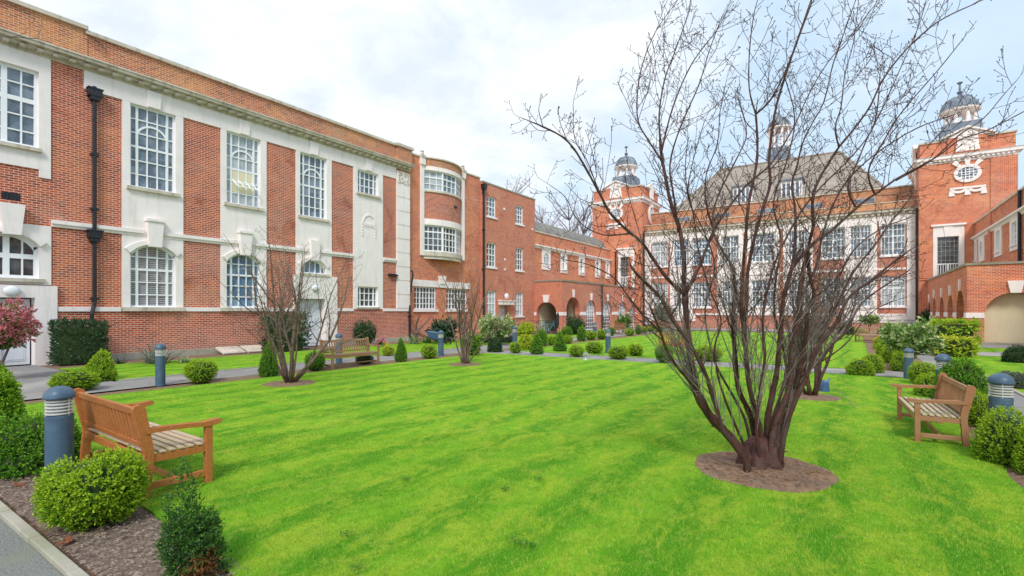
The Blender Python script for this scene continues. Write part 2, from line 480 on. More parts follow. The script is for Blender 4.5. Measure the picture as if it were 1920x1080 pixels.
def panel(mb, fr, u0, u1, z0, z1, nf, nb, holes=(), edge=True):
    """flat slab of wall with openings (u0, u1, z0, z1, rise); front at nf, back at nb"""
    U = sorted({u0, u1, *[min(max(h[i], u0), u1) for h in holes for i in (0, 1)]})
    Z = sorted({z0, z1, *[min(max(h[i], z0), z1) for h in holes for i in (2, 3)]})
    inside = lambda u, z: any(h[0] < u < h[1] and h[2] < z < h[3] for h in holes)
    for a, b in zip(U, U[1:]):
        for c, d in zip(Z, Z[1:]):
            if not inside((a + b) / 2, (c + d) / 2):
                mb.add([fr.p(a, nf, c), fr.p(b, nf, c), fr.p(b, nf, d), fr.p(a, nf, d)], [(0, 1, 2, 3)])
    quad = lambda a, b, c, d: mb.add([fr.p(*a), fr.p(*b), fr.p(*c), fr.p(*d)], [(0, 1, 2, 3)])
    for h in holes:
        ha, hb, hc, hd = h[:4]; rise = h[4] if len(h) > 4 else 0
        if hb <= u0 or ha >= u1 or hd <= z0 or hc >= z1: continue
        sp = hd - rise
        quad((ha, nf, max(hc, z0)), (ha, nb, max(hc, z0)), (ha, nb, min(sp, z1)), (ha, nf, min(sp, z1)))
        quad((hb, nf, max(hc, z0)), (hb, nb, max(hc, z0)), (hb, nb, min(sp, z1)), (hb, nf, min(sp, z1)))
        if hc > z0: quad((ha, nf, hc), (hb, nf, hc), (hb, nb, hc), (ha, nb, hc))
        if rise and hd <= z1 + 1e-6:
            A = arcpts(ha, hb, hd, rise)
            for (a, za), (b, zb) in zip(A, A[1:]):
                quad((a, nf, za), (b, nf, zb), (b, nf, hd), (a, nf, hd))
                quad((a, nf, za), (b, nf, zb), (b, nb, zb), (a, nb, za))
        elif hd < z1: quad((ha, nf, hd), (hb, nf, hd), (hb, nb, hd), (ha, nb, hd))
    if edge:
        quad((u0, nf, z0), (u0, nb, z0), (u0, nb, z1), (u0, nf, z1)); quad((u1, nf, z0), (u1, nb, z0), (u1, nb, z1), (u1, nf, z1))
        quad((u0, nf, z1), (u1, nf, z1), (u1, nb, z1), (u0, nb, z1)); quad((u0, nf, z0), (u1, nf, z0), (u1, nb, z0), (u0, nb, z0))
    return mb
ex = lambda hs, e=.012: [(h[0] - e, h[1] + e, h[2] - e, h[3] + e, *h[4:]) for h in hs]      # brick opening a little behind its stone lining
def arch_ring(mb, fr, u0, u1, z1, rise, t, n0, n1, k=14):
    """band of brick or stone following an arch"""
    A = arcpts(u0, u1, z1, rise, k); B = arcpts(u0 - t, u1 + t, z1 + t, rise + t if rise >= (u1 - u0) / 2 * .98 else rise, k)
    for i in range(k):
        q = [A[i], A[i + 1], B[i + 1], B[i]]
        mb.prism(fr, q, n0, n1)
def window(par, fr, u0, u1, z0, z1, n=-.12, cols=4, rows=4, rise=0, heavyc=(), heavyr=(), glassm='glass', sill=None, bar=.045, fw=.07, hb=.085, arch_bar=None, door=False, name='window', cw=None, fmat='white_paint', skip=None):
    """glazed opening: frame with bars, pane and sill"""
    fb = MB(); W = u1 - u0; H = z1 - z0
    us = [u0 + W * (i / cols) for i in range(cols + 1)] if cw is None else [u0 + W * q for q in cw]
    zs = [z0 + H * i / rows for i in range(rows + 1)]
    def top(u):
        if not rise: return z1
        A = arcpts(u0, u1, z1, rise, 24)
        for (a, za), (b, zb) in zip(A, A[1:]):
            if a <= u <= b + 1e-9: return za + (zb - za) * (u - a) / max(b - a, 1e-9)
        return z1 - rise
    fb.fbox(fr, u0, u0 + fw, z0, top(u0 + .01), n - .03, n + .04); fb.fbox(fr, u1 - fw, u1, z0, top(u1 - .01), n - .03, n + .04)
    fb.fbox(fr, u0 + fw, u1 - fw, z0, z0 + fw, n - .03, n + .04)
    if rise:
        A = arcpts(u0, u1, z1, rise); B = arcpts(u0 + fw, u1 - fw, z1 - fw, rise)
        for i in range(12): fb.prism(fr, [A[i], A[i + 1], B[i + 1], B[i]], n - .03, n + .04)
    else: fb.fbox(fr, u0 + fw, u1 - fw, z1 - fw, z1, n - .03, n + .04)
    for i, u in enumerate(us[1:-1], 1):
        w = hb if i in heavyc else bar
        e = .004 if i in heavyc else 0
        fb.fbox(fr, u - w / 2, u + w / 2, z0 + fw, top(u) - fw * .6, n - .021 - e, n + .026 + e)
    for i, z in enumerate(zs[1:-1], 1):
        w = hb if i in heavyr else bar
        if skip and i in skip: continue
        a, b = u0 + fw, u1 - fw
        if rise and z > z1 - rise:
            ok = [q for q in np.linspace(u0, u1, 60) if top(q) > z]
            if not ok: continue
            a, b = max(a, ok[0]), min(b, ok[-1])
        fb.fbox(fr, a, b, z - w / 2, z + w / 2, n - .018 - (.0015 if i in heavyr else 0), n + .023 + (.0015 if i in heavyr else 0))
    if arch_bar:
        a, b, zt, rs = arch_bar
        arch_ring(fb, fr, a, b, zt, rs, .07, n - .015, n + .034)
    w = fb.build(name, fmat, par)
    g = MB()
    poly = [(u0, z0), (u1, z0)] + ([(u1, z1), (u0, z1)] if not rise else arcpts(u0, u1, z1, rise)[::-1])
    g.prism(fr, poly, n - .045, n - .026)
    g.build('pane', glassm, w)
    if sill:
        s = MB(); s.fbox(fr, u0 - sill[0], u1 + sill[0], z0 - sill[1], z0 - .003, n + .05, sill[2])
        s.build('sill', sill[3] if len(sill) > 3 else 'stone', w)
    return w
def cornice(mb, path, z0, z1, proj, back=-.3):
    h = z1 - z0
    mb.sweep([(back, z0), (.05, z0), (.05, z0 + h * .30), (proj * .35, z0 + h * .34), (proj * .35, z0 + h * .55), (proj * .9, z0 + h * .60), (proj * .9, z0 + h * .80), (proj, z0 + h * .86), (proj, z1), (back, z1 + .05)], path)
def dentils(mb, fr, u0, u1, z0, z1, n0, n1, step=.42, w=.17):
    u = u0 + .1
    while u + w < u1:
        mb.fbox(fr, u, u + w, z0, z1, n0, n1); u += step
def keystone(par, fr, c, z0, z1, w0, w1, n0, n1, mat='stone', name='keystone'):
    return MB().prism(fr, [(c - w0 / 2, z0), (c + w0 / 2, z0), (c + w1 / 2, z1), (c - w1 / 2, z1)], n0, n1).build(name, mat, par)
def pipe(par, pts, r=.06, name='drainpipe', hoppers=(), brackets=(), ears=.12):
    mb = MB(); mb.tube(pts, r, 10)
    for (x, y, z) in hoppers:
        mb.box(x - .13, x + .17, y - .20, y + .20, z - .02, z + .22)
        mb.box(x - .10, x + .14, y - .14, y + .14, z - .16, z - .022)
        mb.box(x - .14, x + .19, y - .23, y + .23, z + .222, z + .27)
    for (x, y, z) in brackets:
        mb.box(x - .075, x + .09, y - ears, y + ears, z - .04, z + .04)
    return mb.build(name, 'black_iron', par, smooth=False)

FW = -23.2
WEST = Fr(FW, 0, (0, 1), (1, 0))          # the long west range, u = world y

# ================================================================ main hall on the left
hall = empty('main_hall', (-26, 10, 0), 0, 'long red brick hall with tall stone framed windows and dentil cornice on the left', 'building')
UPW = [(7.75, 9.34), (11.37, 12.93), (14.98, 16.54)]
holes = [(3.45, 5.12, 7.42, 10.08), (3.55, 5.12, 2.95, 4.45, .42), (3.0, 5.0, -.5, 2.3)]
for a, b in UPW: holes.append((a, b, 6.7, 9.93))
holes += [(7.75, 9.34, 2.0, 4.48, .38), (11.37, 12.93, 2.0, 4.48, .38), (15.03, 16.5, 3.78, 4.50, .42), (14.83, 16.41, -.5, 2.48), (18.56, 20.05, 8.6, 9.9), (18.56, 20.03, 2.08, 3.25)]
wall = MB()
panel(wall, WEST, -6, 22.7, -.3, 10.62, 0, -.5, ex(holes))
wall.box(-30, FW - .5, -6, 22.7, -.3, 10.6)
wall.fbox(WEST, 2.3, 2.95, -.3, 1.87, .002, .05) if False else None
wall.build('wall', 'brick_red', hall)
low = MB()
panel(low, WEST, 5.62, 14.55, -.3, 1.83, .06, -.02, [])
panel(low, WEST, 17.2, 22.55, -.3, 1.83, .06, -.02, [])
low.build('plinth', 'brick_red', hall)
ft = MB()
ft.fbox(WEST, 5.62, 14.55, -.3, .22, .064, .12); ft.fbox(WEST, 17.2, 22.6, -.3, .22, .064, .12)
ft.build('footing', 'concrete', hall)
st = MB()
T = .045
panel(st, WEST, 7.49, 9.62, 1.95, 9.95, T, -.4, holes)
panel(st, WEST, 11.12, 13.22, 1.95, 9.95, T, -.4, holes)
panel(st, WEST, 14.75, 16.84, 3.70, 9.95, T, -.4, holes)
panel(st, WEST, 18.26, 20.39, 1.95, 9.95, T, -.4, holes)
panel(st, WEST, 6.34, 21.44, 9.953, 10.62, T + .004, -.4, [])
panel(st, WEST, 3.05, 5.43, 6.72, 10.62, T + .002, -.4, holes)
st.fbox(WEST, 5.12, 5.43, 6.45, 6.717, -.2, T + .002)
panel(st, WEST, 3.0, 5.44, 2.75, 4.8, T, -.4, holes)
panel(st, WEST, 2.6, 5.58, -.3, 2.72, .14, -.4, [(3.0, 5.0, -.5, 2.3)])
panel(st, WEST, 14.6, 17.14, -.3, 3.68, .12, -.4, holes)
# raised lintel blocks over the upper windows
for a, b in UPW + [(18.56, 20.05)]:
    c = (a + b) / 2
    st.prism(WEST, [(c - .20, 9.96), (c + .20, 9.96), (c + .26, 10.60), (c - .26, 10.60)], .03, .12)
    if a < 18: st.fbox(WEST, b + .16, b + .19, 9.98, 10.6, .04, .055)
for c in (10.37, 13.98, 17.55): st.fbox(WEST, c - .012, c + .012, 9.98, 10.6, .04, .056)
st.build('stonework', 'stone', hall)
co = MB()
cornice(co, [(FW, 22.62), (FW, -6)][::-1], 10.62, 11.02, .46)
dentils(co, WEST, -6, 22.5, 10.70, 10.80, .05, .30)
co.build('cornice', 'stone_dirty', hall)
lc = MB()
lc.fbox(WEST, -6, 22.6, 10.8, 10.86, .02, .18)
lc.build('cornice_moulding', 'stone', hall)
pa = MB()
pa.box(FW - .45, FW - .05, 6.47, 22.7, 11.0, 12.0); pa.box(FW - .45, FW - .02, -6, 6.46, 11.0, 12.13)
pa.box(FW - .46, FW + .10, 21.5, 22.72, 11.07, 12.003)
pa.build('parapet', 'brick_parapet', hall)
cp = MB()
cp.box(FW - .55, FW + .05, 6.40, 21.38, 12.0, 12.13); cp.box(FW - .55, FW + .08, -6, 6.46, 12.132, 12.27); cp.box(FW - .56, FW + .18, 21.4, 22.82, 12.006, 12.17)
for k in range(18):
    y = 7.9 + k * .9
    if k % 3 == 0: cp.box(FW - .57, FW + .07, y, y + .03, 11.985, 12.145)
cp.build('coping', 'stone_dirty', hall)
rf = MB(); rf.box(-30, FW - .46, -6, 22.7, 10.61, 11.3); rf.build('roof', 'lead', hall)
for a, b in ((5.44, 8.2), (8.9, 11.8), (12.5, 15.4), (16.15, 18.2), (20.42, 21.42)):
    sc = MB(); sc.fbox(WEST, a, b, 4.80, 4.90, -.1, .07); sc.fbox(WEST, a, b, 4.902, 5.04, -.1, .13)
    sc.build('string_course', 'stone', hall)
for a, b in ((5.6, 7.45), (9.66, 11.08), (13.26, 14.57), (17.17, 18.24), (20.41, 22.6)):
    sc = MB(); sc.fbox(WEST, a, b, 1.832, 2.0, -.1, .11)
    sc.build('sill_course', 'stone', hall)
# quoins
qu = MB()
z = 2.003
while z < 10.4:
    h = min(.86, 10.5 - z); qu.fbox(WEST, 21.46, 22.52, z + .03, z + h - .03, -.2, .13); qu.fbox(WEST, 21.48, 22.50, z - .032, z + .032, -.2, .09); z += h
qu.build('quoins', 'stone', hall)
# carved frieze block under the cornice end
cb = MB(); rr = random.Random(5)
for i in range(34):
    u = 21.56 + rr.random() * .84; z = 9.72 + rr.random() * .7
    cb.fbox(WEST, u - .045, u + .045, z - .04, z + .04, .13, .165 + .02 * rr.random())
cb.build('carved_block', 'stone_dirty', hall)
# windows of the main hall
CW5 = [0, .17, .39, .61, .83, 1]
for i, (a, b) in enumerate(UPW):
    w = b - a
    window(hall, WEST, a, b, 6.7, 9.93, rows=6, cols=5, cw=CW5, heavyc=(1, 4), heavyr=(3,), glassm=('glass', 'glass_curtain', 'glass')[i] if i != 1 else 'glass_curtain', sill=(.13, .13, .16, 'stone_dirty'), arch_bar=(a + w * .19, b - w * .19, 9.18, .42))
wn2 = MB()      # the tilted open casement in the middle window
a, b = UPW[1]; w = b - a
wn2.prism(WEST, [(a + w * .19, 7.28), (b - w * .19, 7.28), (b - w * .19, 8.27), (a + w * .19, 8.27)], -.13, -.11)
wn2.build('open_casement_gap', 'render_cream', hall)
oc = MB()
class Tilt:
    def p(s, u, n, z):      # hinged at mid height, top leaning in, foot out
        t = z - 7.78
        return WEST.p(u, -.05 + n - t * .75, 7.78 + t * .62)
tl = Tilt()
for q in np.linspace(a + w * .21, b - w * .21, 4): oc.fbox(tl, q - .025, q + .025, 7.3, 8.25, -.02, .02)
for z in (7.3, 7.62, 7.94, 8.25): oc.fbox(tl, a + w * .21, b - w * .21, z - .025, z + .025, -.017, .023)
oc.build('open_casement', 'white_paint', hall)
for i, (a, b) in enumerate(UPW[:2]):
    wq = window(hall, WEST, a, b, 2.0, 4.48, rows=5, cols=5, cw=CW5, rise=.38, heavyc=(1, 4), heavyr=(3,), glassm=('glass_blind', 'glass_blue')[i], sill=(.28, .16, .20, 'stone_dirty'))
    keystone(hall, WEST, (a + b) / 2, 4.40, 5.42, .42, .58, .0, .26)
    kb = MB(); kb.fbox(WEST, (a + b) / 2 - .33, (a + b) / 2 + .33, 5.40, 5.5, .0, .31); kb.build('keystone_cap', 'stone', hall)
    ar = MB(); arch_ring(ar, WEST, a - .02, b + .02, 4.50, .40, .16, .04, .12); ar.build('window_hood', 'stone', hall)
window(hall, WEST, 15.03, 16.5, 3.78, 4.50, rows=2, cols=5, cw=CW5, rise=.42, heavyc=(1, 4), skip=(1,), glassm='glass_blue', sill=(.16, .12, .17, 'stone_dirty'))
keystone(hall, WEST, 15.76, 4.46, 5.5, .40, .56, .0, .22)
ar = MB(); arch_ring(ar, WEST, 15.0, 16.53, 4.53, .42, .15, .04, .12); ar.build('window_hood', 'stone', hall)
window(hall, WEST, 18.56, 20.05, 8.6, 9.9, rows=3, cols=5, cw=CW5, heavyc=(1, 4), sill=(.13, .13, .16, 'stone_dirty'))
window(hall, WEST, 18.56, 20.03, 2.08, 3.25, rows=3, cols=5, cw=CW5, heavyc=(1, 4), glassm='glass_dark', sill=(.1, .08, .11, 'stone_dirty'))
# first bay by the left border
CW4 = [0, .25, .5, .75, 1]
window(hall, WEST, 3.45, 5.12, 7.42, 10.08, rows=5, cols=4, heavyc=(2,), heavyr=(3,), hb=.15, sill=(.05, .12, .17, 'stone_dirty'), fw=.1)
window(hall, WEST, 3.55, 5.12, 2.95, 4.45, rows=2, cols=4, heavyc=(2,), heavyr=(1,), hb=.16, rise=.42, fw=.11, glassm='glass_dark', sill=(.14, .12, .2, 'stone_dirty'))
keystone(hall, WEST, 4.42, 4.38, 5.40, .42, .62, .0, .30)
ar = MB(); arch_ring(ar, WEST, 3.53, 5.14, 4.47, .42, .17, .04, .15); ar.build('window_hood', 'stone', hall)
vg = MB(); vg.fbox(WEST, 4.2, 4.66, 5.55, 5.8, -.02, .01)
for k in range(5): vg.fbox(WEST, 4.22 + k * .09, 4.27 + k * .09, 5.56, 5.79, .01, .03)
vg.build('air_grille', 'black_iron', hall)
def doorway(par, fr, u0, u1, zt, leaf=2, mat='door_paint', n=-.28, panels=2):
    d = MB(); w = (u1 - u0) / leaf
    for i in range(leaf):
        a = u0 + i * w + .015; b = u0 + (i + 1) * w - .015
        d.fbox(fr, a, b, .02, zt, n - .05, n)
        for j in range(panels):
            za = .15 + (zt - .25) * j / panels; zb = .15 + (zt - .25) * (j + 1) / panels - .12
            d.fbox(fr, a + .12, b - .12, za, zb, n, n + .018)
            d.fbox(fr, a + .17, b - .17, za + .05, zb - .05, n + .018, n + .03)
    o = d.build('door', mat, par)
    h = MB(); h.fbox(fr, (u0 + u1) / 2 + .06, (u0 + u1) / 2 + .10, 1.0, 1.16, n, n + .06); h.build('handle', 'black_iron', o)
    return o
doorway(hall, WEST, 14.86, 16.38, 2.46, 2)
doorway(hall, WEST, 4.2, 4.97, 2.26, 1)
dl = MB(); dl.fbox(WEST, 3.03, 4.17, .02, 2.26, -.36, -.33); dl.fbox(WEST, 4.17, 4.22, .02, 2.26, -.36, -.2); dl.build('door_leaf', 'stone', hall)
# cartouche on the fourth bay
ca = MB()
arch_ring(ca, WEST, 18.95, 19.75, 7.35, .40, .07, .04, .085)
for k in range(9):
    ca.fbox(WEST, 19.0 + .08 * k, 19.05 + .08 * k, 6.78 - .05 * (k % 3), 6.9 + .05 * (k % 2), .04, .09)
for sgn in (-1, 1):
    for k in range(5): ca.fbox(WEST, 19.35 + sgn * .47 - .05, 19.35 + sgn * .47 + .05, 6.15 + k * .17, 6.24 + k * .17, .04, .08)
ca.build('cartouche', 'stone', hall)
br_ = MB(); br_.fbox(WEST, 20.8, 21.44, 3.98, 4.05, .0, .25); br_.fbox(WEST, 20.85, 21.4, 4.05, 4.10, .0, .15); br_.build('bracket', 'black_iron', hall)
px_, py_ = FW + .14, 6.62
pipe(hall, [(px_, py_, 10.1), (px_, py_, 2.15), (px_ + .02, py_ - .03, 2.0), (px_ + .16, py_ - .12, 1.75), (px_ + .16, py_ - .12, .1)], .065, 'drainpipe', hoppers=[(px_ - .02, py_, 9.75), (px_ - .02, py_, 4.55)], brackets=[(px_ - .03, py_, 7.6), (px_ - .03, py_, 5.6), (px_ - .03, py_, 2.3)])
# cables on the wall and the carved joints
pipe(hall, [(FW + .1, 22.62, 4.4), (FW + .25, 22.62, 4.35), (FW + .28, 22.62, 4.1), (FW + .12, 22.62, 3.4), (FW + .12, 22.62, 3.0)], .05, 'overflow_pipe')
pipe(hall, [(FW + .12, 22.5, 2.2), (FW + .12, 22.5, .1)], .07, 'drainpipe', brackets=[(FW + .1, 22.5, 1.5)])

# ================================================================ bow window building
bay = empty('bow_window_building', (-26, 26, 0), 0, 'narrow red brick building with a curved two storey bow window beside the hall', 'building')
BX = -23.4
BW = Fr(BX, 0, (0, 1), (1, 0))
b = MB()
hb = [(23.22, 25.28, 1.95, 3.45), (26.31, 28.58, 1.95, 3.45), (24.05, 27.85, 5.62, 11.85)]
panel(b, BW, 22.72, 30.1, -.3, 11.9, 0, -.5, hb)
b.box(-30, BX - .5, 22.72, 30.1, -.3, 11.8)
b.build('wall', 'brick_orange', bay)
for ya, yc in ((22.74, 23.7), (28.3, 30.12)): MB().box(BX - .5, BX + .06, ya, yc, 11.9, 12.0).build('coping', 'stone_dirty', bay)
for ya in (23.72, 27.87):
    s_ = MB(); s_.fbox(BW, ya, ya + .31, 5.5, 11.45, -.1, .10); s_.fbox(BW, ya - .04, ya + .35, 11.44, 11.9, -.1, .2); s_.build('pilaster', 'stone', bay)
fn = MB()
for yc in (23.87, 28.03):
    fn.box(BX - .1, BX + .25, yc - .2, yc + .2, 11.9, 12.05); fn.lathe([(.12, 12.05), (.15, 12.12), (.1, 12.25), (.14, 12.32), (.02, 12.42)], (BX + .05, yc, 0), 10)
fn.build('finial', 'stone_dirty', bay)
# bow: five facets on an arc between y 24.05 and 27.85
def bowpts(r_out, k=5):
    y0, y1 = 24.05, 27.85; c = (y0 + y1) / 2; w = (y1 - y0) / 2; rise = .72; r = (w * w + rise * rise) / (2 * rise); a = math.asin(w / r)
    return [(BX + rise - r + (r + r_out) * math.cos(-a + 2 * a * i / k), c + (r + r_out) * math.sin(-a + 2 * a * i / k)) for i in range(k + 1)]
def bowband(z0, z1, out_, inn=-.3):
    m = MB(); A = bowpts(out_, 10); B = bowpts(inn, 10)
    for i in range(10):
        P = [(*A[i], z0), (*A[i + 1], z0), (*B[i + 1], z0), (*B[i], z0), (*A[i], z1), (*A[i + 1], z1), (*B[i + 1], z1), (*B[i], z1)]
        m.add(P, [(0, 1, 2, 3), (4, 5, 6, 7), (0, 1, 5, 4), (2, 3, 7, 6), (0, 3, 7, 4), (1, 2, 6, 5)])
    return m
bowband(11.42, 11.93, 0).build('bow_parapet', 'brick_parapet', bay)
bowband(11.933, 12.02, .09).build('bow_coping', 'stone_dirty', bay)
bowband(11.16, 11.417, .05).build('bow_lintel', 'stone', bay)
bowband(7.95, 9.72, 0).build('bow_spandrel', 'brick_red', bay)
bowband(9.722, 9.86, .08).build('bow_sill', 'stone_dirty', bay)
bowband(7.55, 7.947, .05).build('bow_lintel', 'stone', bay)
bowband(5.50, 5.80, .12).build('bow_sill', 'stone_dirty', bay)
bowband(5.32, 5.497, .0).build('bow_base', 'stone', bay)
K = bowpts(-.02, 3)
for (x0, y0), (x1, y1) in zip(K, K[1:]):
    L = math.hypot(x1 - x0, y1 - y0)
    f_ = Fr(x0, y0, (x1 - x0, y1 - y0), (y1 - y0, -(x1 - x0)))
    window(bay, f_, 0.0, L, 9.862, 11.158, n=-.06, cols=3 if L > .5 else 2, rows=3, heavyr=(2,), glassm='glass_curtain' if y0 < 24.5 else 'glass', fw=.07)
    window(bay, f_, 0.0, L, 5.802, 7.548, n=-.06, cols=4, rows=4, heavyr=(3,), glassm='glass_dark', fw=.09)
for a, b2, in ((23.22, 25.28), (26.31, 28.58)):
    window(bay, BW, a, b2, 1.95, 3.45, cols=7, rows=4, heavyc=(2, 5), glassm='glass_dark', sill=(.12, .16, .1, 'stone'), fw=.08)
l_ = MB(); l_.fbox(BW, 23.0, 28.85, 3.453, 3.88, -.2, .07); l_.prism(BW, [(25.55, 3.7), (26.05, 3.7), (26.15, 4.25), (25.45, 4.25)], .0, .14); l_.build('lintel', 'stone', bay)
v_ = MB(); v_.fbox(Fr(BX + .70, 0, (0, 1), (1, 0)), 26.3, 26.6, 8.95, 9.1, -.1, .04); v_.build('air_grille', 'black_iron', bay)
r_ = MB(); r_.box(-30, BX - .5, 22.72, 30.1, 11.5, 11.85); r_.build('roof', 'lead', bay)

# ================================================================ plain brick block
blk = empty('brick_block', (-26, 34, 0), 0, 'plain pinkish brick three storey block with small sash windows and flat roof', 'building')
bh = []
for y0, y1 in ((30.72, 31.9), (34.69, 35.85)):
    bh += [(y0, y1, 9.15, 10.7), (y0, y1, 5.25, 7.15), (y0, y1, 1.42, 3.42)]
bh.append((32.48, 33.52, -.5, 2.3))
b = MB(); panel(b, WEST, 30.12, 37.74, -.3, 11.62, 0, -.4, bh)
b.box(-30, FW - .4, 30.12, 37.74, -.3, 11.5)
b.build('wall', 'brick_pink', blk)
c_ = MB(); c_.box(-23.65, FW + .05, 30.1, 37.78, 11.623, 11.73); c_.build('coping', 'concrete', blk)
r_ = MB(); r_.box(-30, -23.66, 30.12, 37.74, 11.502, 11.6); r_.build('roof', 'lead', blk)
for h in bh[:-1]:
    window(blk, WEST, *h[:4], n=-.12, cols=3, rows=4 if h[2] < 9 else 4, heavyr=(2,), glassm='glass_curtain' if h[2] < 2 else ('glass' if h[2] > 9 else 'glass_dark'), sill=(.1, .12, .08, 'white_paint'), fw=.09)
doorway(blk, WEST, 32.5, 33.5, 2.28, 1)
hd = MB(); hd.fbox(WEST, 32.2, 33.95, 2.35, 2.62, .0, .38); hd.fbox(WEST, 32.3, 33.85, 2.30, 2.35, .0, .3); hd.fbox(WEST, 32.12, 34.05, 2.622, 2.70, -.05, .44)
hd.build('door_hood', 'stone', blk)
pipe(blk, [(FW + .12, 30.18, 11.5), (FW + .12, 30.18, .1)], .08, brackets=[(FW + .1, 30.18, z) for z in (10.8, 8.0, 5.0, 2.2)], hoppers=[(FW + .12, 30.18, 11.15)])
va = MB()
for y, z in ((33.0, 10.05), (33.1, 6.0), (33.1, 5.2), (37.3, 9.0)): va.fbox(WEST, y - .09, y + .09, z - .08, z + .08, -.01, .05)
va.build('vent', 'white_paint', blk)

# ================================================================ arcaded wings, left and right
CX = -7.55
def wing(side):
    L = side < 0
    xu = -23.7 if L else 8.3                     # upper wall
    xa = -20.4 if L else 5.3                     # arcade front
    sx = 1 if L else -1                          # faces the court
    o = empty('arcaded_wing', ((-24 if L else 9), 46, 0), 0,
              'left red brick wing with slate roof above an arcade of round arches' if L else 'right orange brick wing with an arcade ending in a wide cream arch', 'building')
    U = Fr(xu, 0, (0, 1), (sx, 0)); A = Fr(xa, 0, (0, 1), (sx, 0))
    if L: up = [('o', 39.68, 41.35), ('r', 43.24, 44.7), ('r', 47.16, 48.67), ('r', 51.21, 52.7), ('r', 54.1, 55.4)]
    else: up = [('r', 41.94, 44.14), ('r', 46.2, 48.32), ('o', 51.59, 53.7), ('r', 54.3, 55.4)]
    hs = []
    for k, a, b in up:
        w = b - a; hs.append((a + w * .24, b - w * .24, 5.95, 7.35))
    y0 = 37.76; y1 = 55.45
    w_ = MB(); panel(w_, U, y0, y1, 3.5, 9.0, 0, -.4, ex(hs))
    panel(w_, U, y0, y1, -.3, 3.5, 0, -.4, [])
    w_.box(*sorted((xu - sx * .4, xu - sx * 4)), y0, y1, -.3, 9.0)
    if not L: w_.fbox(U, 49.3, 49.9, 4.6, 9.0, .0, .12)
    w_.build('wall', 'brick_orange', o)
    c_ = MB(); c_.fbox(U, y0, y1, 9.0, 9.13, -.42, .08); c_.build('coping', 'stone_dirty', o)
    c_ = MB(); path = [(xu, y0), (xu, y1)]
    if L: path = path
    else: path = path[::-1]
    c_.sweep([(-.1, 7.55), (.06, 7.55), (.10, 7.68), (.26, 7.75), (.26, 7.86), (-.1, 7.9)], path if L else path)
    c_.build('cornice', 'stone', o)
    for (k, a, b), h in zip(up, hs):
        s_ = MB()
        if k == 'r':
            panel(s_, U, a + .08, b - .08, 5.6, 7.55, .07, -.2, [h])
            s_.build('window_surround', 'stone', o)
            window(o, U, *h[:4], n=-.1, cols=2, rows=4, heavyr=(2,), glassm='glass', fw=.07, sill=(.12, .1, .16, 'stone'))
        else:
            c = (a + b) / 2; rw, rz = (b - a) * .27, .62; zc = 6.66
            E = [(c + rw * math.cos(t), zc + rz * math.sin(t)) for t in np.linspace(0, 2 * math.pi, 25)[:-1]]
            O = [(c + min(1, max(-1, math.cos(t) * 1.5)) * (b - a) * .46, zc + min(1, max(-1, math.sin(t) * 1.5)) * .98) for t in np.linspace(0, 2 * math.pi, 25)[:-1]]
            for i in range(24):
                j = (i + 1) % 24
                s_.prism(U, [E[i], E[j], O[j], O[i]], -.1, .07)
            s_.build('window_surround', 'stone', o)
            g = MB(); g.prism(U, [(c + rw * 1.02 * math.cos(t), zc + rz * 1.02 * math.sin(t)) for t in np.linspace(0, 2 * math.pi, 25)[:-1]], -.02, .02)
            fb = MB()
            for q in (-.3, 0, .3): fb.fbox(U, c + q * rw * 1.2 - .02, c + q * rw * 1.2 + .02, zc - rz * .93, zc + rz * .93, .02, .045)
            for q in (-.4, 0, .4): fb.fbox(U, c - rw * .9, c + rw * .9, zc + q * rz - .02, zc + q * rz + .02, .02, .042)
            wv = fb.build('window', 'white_paint', o); g.build('pane', 'glass', wv)
    # arcade
    AR = [(38.3, 40.95), (42.15, 44.4), (46.0, 48.2), (50.0, 52.25), (53.25, 54.9)]
    ah = [(a, b, -.5, 1.75 + (b - a) / 2, (b - a) / 2) for a, b in AR]
    yp = 37.6
    P = MB(); panel(P, A, yp + .0, y1, -.3, 4.4, 0, -.55, ah, edge=False)
    F = Fr(0, yp, (1, 0), (0, -1))
    if L: fh = (-22.95, -20.95); fx0, fx1 = FW + .02, xa
    else: fh = (6.02, 8.5); fx0, fx1 = xa, 11.5
    fhole = (fh[0], fh[1], -.5, 1.62 + (fh[1] - fh[0]) / 2, (fh[1] - fh[0]) / 2)
    panel(P, F, min(fx0, fx1), max(fx0, fx1), -.3, 4.397, 0, -.55, [fhole], edge=False)
    for (a, b) in AR: arch_ring(P, A, a, b, 1.75 + (b - a) / 2, (b - a) / 2, .24, -.1, .02)
    arch_ring(P, F, fh[0], fh[1], fhole[3], fhole[4], .26, -.1, .02)
    P.build('arcade', 'brick_pink' if L else 'brick_orange', o)
    # flat roof of the arcade with coping
    r_ = MB(); x0, x1 = sorted((xa - sx * .02, xu - sx * 0)) if L else (xa + .02, 11.5)
    if L: r_.box(xu + .0, xa - .02, yp + .02, y1, 4.1, 4.38)
    else: r_.box(xa + .02, 11.5, yp + .02, y1, 4.1, 4.38)
    r_.build('arcade_roof', 'concrete', o)
    c_ = MB()
    if L: c_.sweep([(-.35, 4.40), (.07, 4.40), (.10, 4.52), (-.35, 4.55)], [(FW + .02, yp), (xa, yp), (xa, y1)])
    else: c_.sweep([(-.35, 4.40), (.07, 4.40), (.10, 4.52), (-.35, 4.55)], [(xa, y1), (xa, yp), (11.5, yp)])
    c_.build('arcade_coping', 'concrete', o)
    # impost band, cut by the arches
    prev = yp - .045
    for a, b in AR + [(y1, y1)]:
        if a > prev: MB().fbox(A, prev, a - .002, 1.45, 1.75, -.1, .045).build('impost_band', 'stone', o)
        prev = b + .002
    seg = [(min(fx0, fx1), fh[0] - .002), (fh[1] + .002, max(fx0, fx1))]
